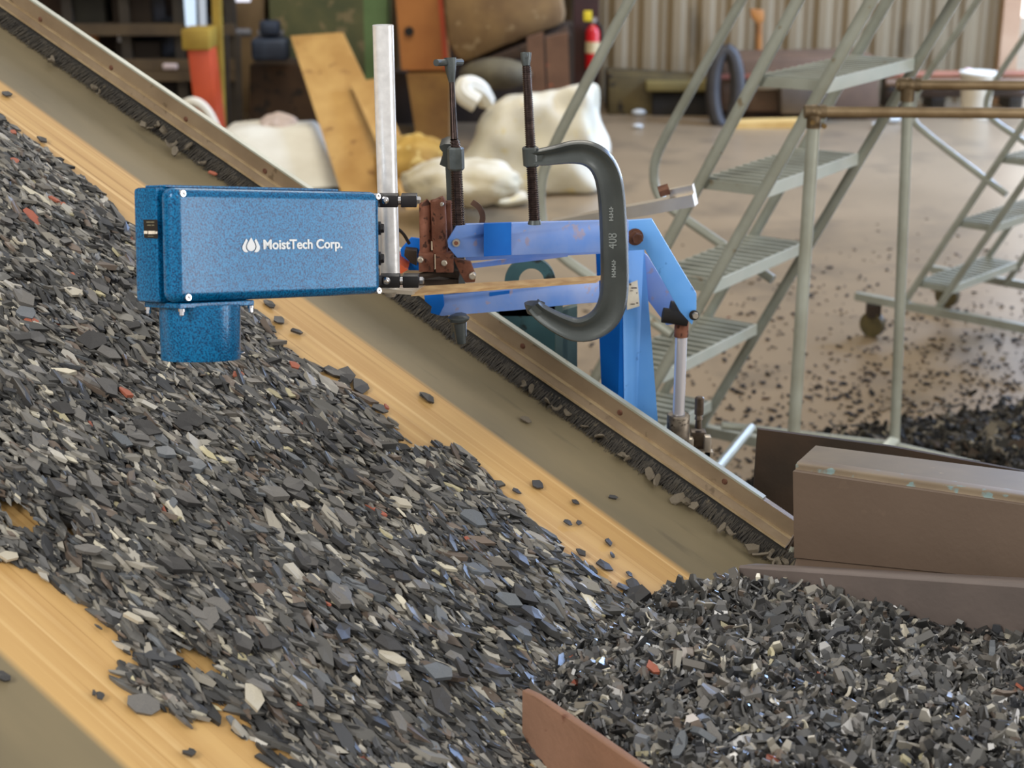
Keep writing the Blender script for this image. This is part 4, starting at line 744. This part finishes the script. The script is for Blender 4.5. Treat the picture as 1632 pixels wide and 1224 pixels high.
# ------------------------------------------------------------ background things
def slab(name, pts, Y, depth, mat, label, cat, dirv=(0, 1, 0), bev=0, group=None, ground=False):
    P = [at(x, y, Y[i] if hasattr(Y, '__len__') else Y) for i, (x, y) in enumerate(pts)]
    if ground:
        lo_ = sorted(range(len(P)), key=lambda i: P[i][2])[:2]
        for i in lo_: P[i][2] = 0
    q = MB(); q.prism(P, Vector(dirv)*depth, bev); return tag(q.build(name, mat, smooth=bool(bev)), label, cat, group)
M_plyd = pm('plywood_face', (190, 150, 84), (166, 124, 62), 3, .7, c3=(140, 100, 50), c3amt=.15, stretch=(1.5, 1, .5))
M_fab = pm('woven_white_plastic', (214, 208, 190), (196, 188, 162), 5, .7, c3=(206, 190, 140), c3amt=.25, bump=.2, bscale=60)
M_fabw = pm('clean_white_fabric', (226, 222, 206), (212, 206, 188), 4, .8)
slab('plywood_sheet', [(463, 58), (546, 52), (672, 322), (547, 322)], [10.5, 10.5, 8.7, 8.7], .03, M_plyd, 'tall plywood sheet leaning back, the wider one left of the pipe', 'plywood', ground=True)
slab('plywood_sheet', [(558, 132), (598, 126), (690, 330), (648, 330)], [9.8, 9.8, 8.4, 8.4], .03, M_plyd, 'narrower plywood offcut leaning in front of the tall sheet, behind the pipe', 'plywood', ground=True)
# folded white fabric / sheet on the left
slab('white_sheet', [(352, 208), (400, 203), (450, 206), (496, 204), (545, 300), (560, 340), (430, 340)], [9.6, 9.6, 9.6, 9.6, 9.0, 8.9, 8.9], .35, M_fabw, 'cream white sheet-covered stack left of the plywood', 'stack', bev=.03, ground=True)
def lumpy(name, cx, cy, Y, wpx, hpx, depth, mat, label, cat, seed=1, pw=2.6, top=None, zb=0):
    """soft sack: superellipsoid with folds, resting on the floor"""
    c_ = mpx(Y, cy); bm = bmesh.new(); bmesh.ops.create_uvsphere(bm, u_segments=40, v_segments=26, radius=1); r_ = np.random.default_rng(seed); ph = r_.uniform(0, 6, 12); P_ = at(cx, cy, Y)
    for v in bm.verts:
        x, y, z = v.co; f = (abs(x)**pw+abs(y)**pw+abs(z)**pw)**(-1/pw) if (x or y or z) else 1
        x, y, z = x*f, y*f, z*f; n_ = .04*math.sin(7*x+ph[0]+3*z)+.035*math.sin(11*y+5*z+ph[1])+.03*math.sin(13*x-6*y+ph[2])+.02*math.sin(23*x+17*z+ph[3])
        x *= 1+n_; y *= 1+n_; z *= 1+n_*.8
        if top: z += top(x)*(z > 0)*z
        v.co = (x*wpx/2*c_, y*depth/2, z*hpx/2*c_)
    q = MB(); q._add(bm, Matrix.Translation(Vector(P_))); zs = min(v.co.z for v in q.b.verts)
    for v in q.b.verts:
        if v.co.z < zb+.02: v.co.z = zb+.0
    return tag(q.build(name, mat, ang=80), label, cat)
bm = bmesh.new(); bmesh.ops.create_cube(bm, size=2); bmesh.ops.subdivide_edges(bm, edges=bm.edges[:], cuts=22, use_grid_fill=True)
cF = {(-1, 1): at(772, 168, 9.0), (1, 1): at(940, 122, 8.9), (1, -1): on_floor(948, 312), (-1, -1): on_floor(690, 316)}; cB = {(-1, 1): at(790, 158, 9.9), (1, 1): at(968, 128, 9.6), (1, -1): on_floor(972, 296), (-1, -1): on_floor(740, 290)}
def blend(cc, x, z): return (cc[(-1, 1)]*(1-x)*(1+z)+cc[(1, 1)]*(1+x)*(1+z)+cc[(1, -1)]*(1+x)*(1-z)+cc[(-1, -1)]*(1-x)*(1-z))/4
for v in bm.verts:
    x, y, z = v.co; k_ = (abs(x)**9+abs(y)**9+abs(z)**9)**(-1/9)*1.0; x, y, z = x*k_, y*k_, z*k_
    p_ = blend(cF, x, z)*(1-y)/2+blend(cB, x, z)*(1+y)/2
    n_ = .02*math.sin(2.5*x+2*z+1)+.014*math.sin(5*x-3*z+2*y)+.008*math.sin(8*z+6*x+4*y)+.005*math.sin(15*x+5*z)
    p_ = p_+np.array([n_*x, -n_*1.2, n_*(z > .5)*.6-.012*(1-x*x)*(z > .8)]); p_[2] = max(p_[2], 0); v.co = Vector(p_)
q = MB(); q._add(bm); bag = tag(q.build('bulk_bag', M_fab, ang=80), 'big white woven bulk bag sagging on the floor behind the clamps', 'bag')
q = MB(); q.tube(smoothpath([at(775, 160, 9.0), at(765, 142, 8.9), at(742, 132, 8.85), at(735, 150, 8.8), at(760, 165, 8.8)], 2), .055, 8); q.build('lifting_loop', M_fabw, bag)
lumpy('white_sack', 735, 290, 8.15, 180, 66, .6, pm('dirty_white_sack', (206, 198, 176), (180, 166, 130), 6, .8), 'low crumpled white sack lying in front of the bulk bag', 'sack', 8, 2.4)
q = MB(); bmf = bmesh.new(); gp = [[bmf.verts.new((on_floor(740+i*14, 318+j*7)[0]+random.uniform(-.02, .02), on_floor(740, 318+j*7)[1], .01+random.uniform(0, .03))) for j in range(3)] for i in range(8)]
for i in range(7):
    for j in range(2): bmf.faces.new([gp[i][j], gp[i+1][j], gp[i+1][j+1], gp[i][j+1]])
ex = bmesh.ops.extrude_face_region(bmf, geom=bmf.faces[:]); bmesh.ops.translate(bmf, vec=(0, 0, .02), verts=[v for v in ex['geom'] if isinstance(v, bmesh.types.BMVert)]); bmesh.ops.recalc_face_normals(bmf, faces=bmf.faces); q._add(bmf); tag(q.build('torn_cloth', M_fab), 'frayed flap of cloth on the floor in front of the white sack', 'cloth')
lumpy('yellow_sack', 660, 268, 8.95, 125, 100, .5, pm('ochre_sack', (186, 150, 70), (150, 112, 48), 5, .8, c3=(206, 180, 110)), 'ochre yellow sack behind the pipe', 'sack', 5, 2.6)
lumpy('pink_white_sack', 444, 203, 9.85, 60, 44, .4, pm('pinkish_sack', (206, 188, 176), (186, 168, 156), 6, .8), 'small pinkish white bundle on the cream stack', 'bundle', 9, 2.2, zb=float(at(444, 204, 9.6)[2])-.02)
q = MB(); q.tube(smoothpath([at(292, 168, 9.4), at(308, 160, 9.4), at(328, 172, 9.4), at(345, 205, 9.4), at(360, 250, 9.4)], 2), .03, 8); tag(q.build('white_hose', M_fabw), 'white hose loop in front of the orange column', 'hose')
# left clutter
M_or = pm('orange_painted_steel', (206, 84, 44), (184, 72, 40), 4, .6, c3=(150, 120, 100), c3amt=.1); M_yl = pm('yellow_paint', (176, 148, 56), (150, 122, 44), 5, .6); M_dk = pm('dark_rack_steel', (44, 38, 30), (60, 52, 40), 6, .7); M_dkb = pm('dark_brown_crate', (48, 32, 18), (66, 46, 26), 5, .8, c3=(30, 22, 14))
t = thing('column_guard', 'orange column guard with a yellow band, left of centre in the background', 'guard', np.array([at(318, 200, 10.4)[0], 10.4, 0]))
q = MB(); P_ = [at(298, 78, 10.4), at(334, 78, 10.4), at(352, 215, 10.4), at(316, 215, 10.4)]; P_[2][2] = P_[3][2] = 0; q.prism(P_, (0, .25, 0), .01); q.build('orange_panel', M_or, t)
q = MB(); q.prism([at(288, 47, 10.38), at(334, 47, 10.38), at(334, 80, 10.38), at(290, 80, 10.38)], (0, .3, 0), .01); q.build('yellow_band', M_yl, t)
slab('yellow_post', [(336, -40), (348, -40), (356, 200), (344, 200)], 10.7, .1, M_yl, 'slim yellow upright right of the orange column guard', 'post', ground=True)
q = MB()
rack = thing('storage_rack', 'dark steel storage rack filled with shadowed goods at the upper left', 'rack', np.array([at(230, 200, 11.6)[0], 11.6, 0]))
for x in (115, 205, 290, 352, 372):
    q = MB(); P_ = at(x, 100, 11.5); q.box((P_[0], 11.5, 2.0), (.07, .07, 4.0)); q.build('upright', M_dk, rack, smooth=False)
for y in (47, 103, -20):
    Pa, Pb = at(60, y-4, 11.8), at(355, y-4, 11.8); q = MB(); q.box(((Pa[0]+Pb[0])/2, 11.8, at(200, y, 11.45)[2]+.03), (Pb[0]-Pa[0], .68, .02)); q.build('shelf', M_dk, rack, smooth=False)
for y in (47, 103, 120, -20):
    q = MB(); Pa, Pb = at(60, y, 11.45), at(375, y, 11.45); q.box(((Pa[0]+Pb[0])/2, 11.45, Pa[2]), (Pb[0]-Pa[0], .05, .08)); q.build('beam', pm('brown_beam', (96, 80, 56), (76, 62, 44), 5, .7), rack, smooth=False)
q = MB(); Pa, Pb = at(60, 110, 12.2), at(358, 110, 12.2); q.box(((Pa[0]+Pb[0])/2, 12.25, 1.9), (Pb[0]-Pa[0], .04, 3.8)); q.build('dark_void_panel', M_dkb, rack, smooth=False)  # dark sheet standing in for the dark void behind the rack
for x, y, w_, h_, c_, lb_ in ((150, 14, 60, 58, (52, 50, 40), 'grey-green crate on the top rack shelf at the far left'), (222, 14, 60, 56, (54, 40, 26), 'brown crate on the top rack shelf'), (232, 80, 70, 36, (46, 34, 22), 'dark carton on the middle rack shelf'), (262, 150, 60, 50, (34, 26, 18), 'dark box on the floor under the rack')):
    P_ = at(x, y, 11.8); k_ = mpx(11.8, y); q = MB(); q.box(P_, (w_*k_, .5, h_*k_), None, .01); tag(q.build('crate', pm('crate%d%d' % (x, y), c_, tuple(int(a*.75) for a in c_), 6, .8)), lb_, 'crate')
for x, y, w_, h_, c_, nm, lb_ in ((137, 14, 12, 26, (190, 200, 60), 'safety_vest', 'small yellow-green vest scrap on the rack at the upper left'), (196, 80, 12, 38, (206, 204, 206), 'white_tube', 'short white tube hanging in the rack'), (150, 79, 16, 40, (186, 122, 64), 'orange_can', 'orange-brown can just above the conveyor rail'), (280, 117, 24, 10, (226, 208, 206), 'white_tray', 'small white tray on the lower rack beam')):
    sh_ = 47 if y < 47 else 103; P_ = at(x, y, 11.6); k_ = mpx(11.6, y); P_[2] = (at(200, sh_, 11.45)[2]+.041 if nm != 'white_tray' else at(200, 120, 11.45)[2]+.041)+h_*k_/2
    if nm == 'white_tray': P_[1] = 11.45
    q = MB(); q.box(P_, (w_*k_, .08, h_*k_), None, .015, 3); tag(q.build(nm, pm(nm+'_m', c_, tuple(int(a*.85) for a in c_), 8, .6)), lb_, nm.split('_')[-1])
# lit window panes high in the back wall at the left
def lit(name, pts, Y, strength, col):
    m = bpy.data.materials.new(name+'_m'); m.use_nodes = True; b = m.node_tree.nodes['Principled BSDF']; b.inputs['Emission Color'].default_value = lin(col); b.inputs['Emission Strength'].default_value = strength; b.inputs['Base Color'].default_value = (.3, .3, .3, 1)
    q = MB(); q.prism([at(x, y, Y) for x, y in pts], (0, .03, 0)); return tag(q.build(name, m, smooth=False), kind='structure')
lit('window_1', [(291, -30), (310, -30), (312, 42), (296, 42)], 11.4, .85, (196, 222, 246)); lit('window_2', [(315, -30), (326, -30), (328, 42), (318, 42)], 11.4, .55, (176, 190, 206)); lit('window_3', [(368, -30), (400, -30), (398, 3), (372, 3)], 11.9, 1, (235, 235, 250))
slab('tan_cabinet', [(362, -30), (420, -30), (420, 110), (362, 110)], 12.1, .3, pm('tan_cabinet_m', (136, 112, 78), (116, 94, 64), 3, .7), 'tan ribbed cabinet behind the rack, right of the yellow post', 'cabinet', ground=True)
t = slab('green_machine', [(428, -30), (580, -30), (580, 70), (428, 70)], 12.0, .5, pm('green_machine_m', (92, 88, 48), (72, 74, 40), 4, .7, c3=(120, 104, 66)), 'olive green machine behind the plywood sheets', 'machine', ground=True)
slab('green_column', [(578, -30), (617, -30), (615, 50), (580, 50)], 11.3, .3, pm('green_col', (98, 126, 78), (84, 110, 66), 4, .6), 'bright green column just left of the top of the pipe', 'column', ground=True)
slab('low_workbench', [(398, 104), (530, 104), (530, 200), (398, 200)], 11.5, .5, M_dkb, 'dark workbench below the green machine, left of the plywood', 'workbench', ground=True)
q = MB(); P_ = at(432, 78, 11.4); q.box(P_, (.26, .2, .16), None, .03, 3); q.box(P_+[0, 0, .15], (.14, .12, .1), None, .02, 2); tag(q.build('blue_vise', pm('vise_blue', (52, 62, 78), (40, 48, 62), 10, .5, .3)), 'dark blue vise on the dark workbench', 'vise')
for x, y in ((432, 54), (380, 52)): P_ = at(x, y, 11.5); q = MB(); q.tube([P_-[.09, 0, 0], P_+[.09, 0, 0]], .028, 10); tag(q.build('steel_bar_end', pm('greyblue', (128, 128, 134), (108, 110, 116), 10, .5, .4)), 'blue-grey bar end above the vise' if x == 432 else 'blue-grey bar end between the rack and the vise', 'bar')
for x_, lb_ in ((358, 'left of two thin dark posts beside the yellow upright'), (377, 'right of two thin dark posts beside the yellow upright')):
    slab('thin_post', [(x_-4, 56), (x_+4, 56), (x_+8, 200), (x_, 200)], 10.9 if x_ == 358 else 11.0, .06, M_dk, lb_, 'post', ground=True)
# orange-brown crates, burlap bundle
M_oc = pm('orange_crate_m', (172, 112, 54), (152, 94, 42), 3, .7)
t = slab('orange_crate', [(628, -30), (700, -30), (712, 112), (640, 112)], 10.9, .6, M_oc, 'tall orange-brown crate right of the top of the pipe', 'crate')
q = MB(); P_ = at(652, 50, 10.89); q.tube([P_, P_-[0, .01, 0]], [.032, .032], 16); q.build('hand_hole', M_dark, t)
q = MB(); q.prism([at(696, -30, 10.88), at(703, -30, 10.88), at(715, 112, 10.88), at(708, 112, 10.88)], (0, .04, 0)); q.build('edge_strip', M_or, t, smooth=False)
slab('crate', [(648, 120), (716, 118), (716, 230), (664, 230)], 10.8, .6, pm('tan_crate', (150, 112, 56), (122, 86, 42), 4, .75), 'tan crate under the orange-brown crate', 'crate', ground=True)
slab('crate', [(604, 112), (652, 118), (662, 240), (606, 240)], 11.5, .2, pm('shaded_brown', (62, 46, 34), (48, 36, 26), 4, .8), 'dark brown crate right behind the pipe', 'crate', ground=True)
P_ = at(800, 20, 10.7)
q = MB(); q.prism([at(700, -50, 10.7), at(890, -50, 10.7), at(905, 40, 10.7), at(820, 70, 10.7), at(735, 108, 10.7), at(712, 70, 10.7)], (0, .5, 0), .08); tag(q.build('burlap_bundle', pm('burlap', (136, 108, 68), (112, 86, 54), 5, .85, c3=(150, 126, 90), c3amt=.2, bump=.4, bscale=20)), 'large tan burlap bundle lying on the crates at top centre', 'bundle')
q = MB(); q.prism([at(735, 112, 10.6), at(905, 44, 10.6), at(910, 58, 10.6), at(742, 128, 10.6)], (0, .4, 0), .01); tag(q.build('tilted_beam', M_dkb), 'dark beam slanting under the burlap bundle', 'beam')
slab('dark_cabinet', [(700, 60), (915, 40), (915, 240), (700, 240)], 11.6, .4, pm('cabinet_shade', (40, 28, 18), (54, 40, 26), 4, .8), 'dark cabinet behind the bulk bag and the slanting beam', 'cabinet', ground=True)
for x0, x1, lb_ in ((840, 866, 'left rusty brown plank standing behind the bulk bag'), (870, 905, 'right wider brown plank standing behind the bulk bag')):
    slab('plank', [(x0, 60), (x1, 52), (x1+8, 190), (x0+6, 190)], 10.3, .06, pm('brownplank', (120, 88, 66), (98, 70, 52), 5, .75, c3=(170, 90, 60), c3amt=.1), lb_, 'plank', ground=True)
q = MB(); q.ball(at(790, 118, 10.2), .13, (1.8, 1, .8)); tag(q.build('grey_bundle', pm('greyish', (92, 84, 62), (70, 62, 46), 8, .8)), 'grey-green bundle on the crates behind the bulk bag', 'bundle')
slab('steel_column', [(915, -60), (955, -60), (955, 180), (915, 180)], 12.3, .22, pm('dark_red_primer', (62, 30, 20), (48, 24, 16), 4, .7), 'dark red-brown steel building column behind the fire extinguisher', 'column', ground=True)
# fire extinguisher
YE = 12.235; c = mpx(YE, 60); t = thing('fire_extinguisher', 'red fire extinguisher with yellow tag on the dark red column', 'fire extinguisher', at(945, 112, YE)); Xe = at(945, 60, YE)[0]
ez = lambda y: np.array([Xe, YE, at(945, y, YE)[2]])
q = MB(); q.tube([ez(112), ez(109), ez(50), ez(43), ez(38)], [8*c, 11.5*c, 11.5*c, 8*c, 4*c], 24); cyl = q.build('cylinder', pm('extinguisher_red', (200, 24, 30), (184, 20, 26), 3, .3), t)
q = MB(); q.tube([ez(84), ez(66)], [11.9*c]*2, 24); q.build('label_band', pm('ext_label', (214, 196, 150), (200, 180, 136), 30, .6), cyl)
q = MB(); q.tube([ez(40), ez(30)], [5*c]*2, 12); q.box(ez(30)+[-3*c, 0, 0], (18*c, .02, 4*c)); q.build('valve_handle', pm('ext_grey', (170, 160, 150), (130, 120, 110), 20, .4, .4), t)
q = MB(); q.box(ez(25)+[-9*c, -.03, 0], (13*c, .01, 16*c), None, .003); q.build('yellow_tag', pm('tag_yellow', (232, 204, 40), (216, 186, 34), 5, .6), t)
q = MB(); q.tube(smoothpath([ez(35)+[4*c, -.02, 0], ez(45)+[14*c, -.02, 0], ez(75)+[14*c, -.02, 0], ez(92)+[13*c, -.02, 0]], 2), .012, 8); q.build('hose', M_black, t)
# right background
M_tank = pm('rust_brown_tank', (104, 80, 60), (88, 68, 52), 4, .65, c3=(128, 92, 72), c3amt=.2)
t = thing('brown_machine', 'long brown machine body against the back wall behind the near ladder', 'machine', np.array([at(1270, 190, 11.9)[0], 11.9, 0]))
def slabp(nm, pts, Y, dep, mat, par, bev=.01): q = MB(); pxprism(q, pts, Y, dep, bev=bev); return q.build(nm, mat, par)
slabp('body', [(1152, 96), (1400, 92), (1400, 178), (1152, 178)], 11.7, .7, M_tank, t); slabp('red_stripe', [(1150, 119), (1210, 118), (1210, 125), (1150, 126)], 11.68, .02, pm('dull_red', (150, 88, 68), (130, 76, 60), 6, .6), t, 0); slabp('side_cover', [(1205, 118), (1300, 116), (1300, 142), (1205, 144)], 11.6, .1, pm('grey_cover', (136, 124, 104), (118, 106, 88), 6, .6), t); slabp('motor', [(1245, 140), (1330, 138), (1330, 182), (1245, 182)], 11.5, .3, pm('dark_motor', (84, 72, 60), (66, 56, 46), 6, .6), t); slabp('skid', [(1160, 176), (1402, 172), (1402, 196), (1160, 200)], 11.75, .6, M_dkb, t)
q = MB(); cpt = at(1156, 142, 11.5); 
tr = [cpt+np.array([0, 0, 0])]; bmr = bmesh.new(); 
pth = [cpt+np.array([.09*math.sin(a)*1.0, .05*math.cos(a), .27*math.cos(a)]) for a in np.linspace(0, 2*math.pi, 40)]; q.tube(pth, .055, 10); q.build('hose_ring', pm('black_rubber_hose', (50, 46, 42), (40, 36, 34), 10, .6), t)
slab('yellow_plank', [(1164, 196), (1312, 193), (1312, 203), (1170, 208)], 11.3, .2, pm('yellow_wood', (212, 176, 108), (190, 152, 84), 4, .7), 'yellow wooden plank on the floor in front of the brown machine', 'plank')
t = thing('olive_machine', 'low olive-brown machine by the back wall left of the brown one', 'machine', np.array([at(1040, 190, 12.0)[0], 12.0, 0]))
slabp('base', [(970, 118), (1128, 128), (1128, 184), (970, 184)], 12.0, .5, pm('olive', (92, 78, 42), (66, 56, 30), 4, .7, c3=(40, 32, 18)), t); slabp('bed', [(1030, 130), (1145, 130), (1145, 146), (1030, 146)], 11.9, .3, pm('olive_l', (120, 106, 58), (104, 92, 50), 4, .6), t); slabp('under_box', [(1040, 150), (1145, 152), (1145, 188), (1040, 188)], 11.95, .2, M_dark, t)
q = MB(); c = mpx(12.4, 50); q.tube([at(1213, 95, 12.5)*[1, 1, 0], at(1210, 36, 12.5)], 5*c, 10); q.prism([at(1196, 14, 12.4), at(1218, 16, 12.4), at(1218, 34, 12.4), at(1208, 40, 12.4), at(1198, 28, 12.4)], (0, .05, 0), .01); tag(q.build('orange_shovel', pm('shovel_orange', (176, 116, 52), (150, 96, 44), 6, .6)), 'orange shovel standing against the corrugated wall', 'shovel')
for i, (y, lb_) in enumerate(((120, 'upper rusty pipe lying along the back wall at the right'), (132, 'middle brown pipe lying along the back wall at the right'), (150, 'lower dark pipe lying along the back wall at the right'))):
    Yp_ = (12.25, 12.12, 12.2)[i]; q = MB(); q.tube([at(1412, y, Yp_), at(1640, y-2, Yp_)], [.03, .03], 12); tag(q.build('stored_pipe', pm('storedpipe%d' % i, ((150, 92, 62), (128, 98, 70), (70, 52, 38))[i], ((130, 80, 54), (110, 84, 60), (56, 42, 30))[i], 5, .6)), lb_, 'pipe')
for x in (1430, 1500, 1625): q = MB(); P_ = at(x, 160, 12.2); h0 = at(x, 122, 12.2)[2]; q.box((P_[0], 12.42, h0/2), (.1, .3, h0)); tag(q.build('rack_stand', M_dk, smooth=False), {1430: 'dark stand under the left end of the stored pipes', 1500: 'dark stand under the middle of the stored pipes', 1625: 'dark stand under the right end of the stored pipes'}[x], 'stand')
t = thing('white_pail', 'white pail by the stored pipes near the bright doorway', 'pail', on_floor(1553, 188)); c = mpx(11.4, 160); X = on_floor(1553, 188)
q = MB(); q.tube([X, X+[0, 0, .30], X+[0, 0, .33]], [.10, .125, .135], 20); q.build('pail_body', pm('pailw', (196, 184, 160), (180, 168, 146), 6, .6), t); q = MB(); q.tube([X+[0, 0, .33], X+[0, 0, .345]], [.14, .138], 20); q.build('lid', M_fabw, t)
q = MB(); P_ = at(1542, 122, 11.9); q.tube([P_-[0, 0, .06], P_+[0, 0, .03], P_+[0, 0, .06]], [.045, .045, .02], 12); tag(q.build('pink_bottle', pm('pinkw', (230, 196, 192), (214, 180, 176), 6, .5)), 'small pinkish bottle standing on the stored pipes', 'bottle')
for x, y, r_, lb_ in ((1066, 182, .05, 'white litter scrap by the wall right of the far-left ladder rail'), (1018, 184, .04, 'white litter scrap near the olive machine'), (1016, 205, .03, 'small pale scrap in front of the olive machine'), (1420, 196, .05, 'white scrap on the floor below the stored pipes'), (1400, 204, .04, 'pale scrap on the floor beside the pipe stand leg')):
    P_ = on_floor(x, y); q = MB(); q.ball(P_+[0, 0, r_*.6], r_, (1.4, 1, .6), 8, 5); tag(q.build('litter_scrap', pm('litter', (206, 206, 200), (180, 184, 180), 20, .6)), lb_, 'litter')
# rubber crumbs spilled on the floor, and the heap at the right
N3 = 4300; pts = []
while len(pts) < N3:
    px, py = random.uniform(880, 1750), random.uniform(330, 900); d = max(0, (py-330)/430)**1.3*(.16+.84*min(1, max(0, (px-1000)/560)))
    if random.random() < d: pts.append(on_floor(px, py))
pos = np.array(pts); pos[:, 2] = .004; size = np.minimum(rng.gamma(3, .0042, N3)+.007, .04); R = rot_mats(np.array([1., 0, 0]), up, rng.uniform(0, 6.28, N3), rng.normal(0, .15, N3), rng.normal(0, .2, N3))
V, F, C = shard_cloud(pos, R, size, FLAT); o = mesh_np('rubber_crumbs', V, F, C*np.array([.62, .52, .43]), M_chipd); tag(o, 'dark rubber crumbs scattered over the concrete floor around the ladders', 'rubber crumbs', kind='stuff')
hp = [on_floor(x, y)[:2] for x, y in ((1270, 765), (1330, 705), (1430, 690), (1560, 668), (1760, 640), (1900, 900), (1300, 1000), (1180, 900), (1150, 800))]; hp = [tuple(map(float, p)) for p in hp]
def hh_(P, ed): return np.clip(ed/.5, 0, 1)*(.16+.04*vnoise(P, 5, 9))
N4 = 7000; Q = sample_poly(hp, N4, .04); ed = edge_dist(Q, hp); pos = np.c_[Q, hh_(Q, ed)+rng.uniform(0, .02, N4)]; size = np.minimum(rng.gamma(4, .008, N4)+.012, .08); R = rot_mats(np.array([1., 0, 0]), up, rng.uniform(0, 6.28, N4), rng.normal(0, .4, N4), rng.normal(0, .4, N4))
uv_, uf_ = under(hp, hh_, lambda P, h: np.c_[P, np.maximum(h, .002)], .04, .0)
V, F, C = shard_cloud(pos, R, size, CURL, uv_, uf_, lin((30, 28, 26))[:3]); o = mesh_np('rubber_heap', V, F, C*np.array([.5, .46, .4]), M_chipd); tag(o, 'mound of black shredded rubber on the floor behind the steel chute', 'rubber heap', kind='stuff')
for o in bpy.data.objects:
    if '_g' in o: del o['_g']
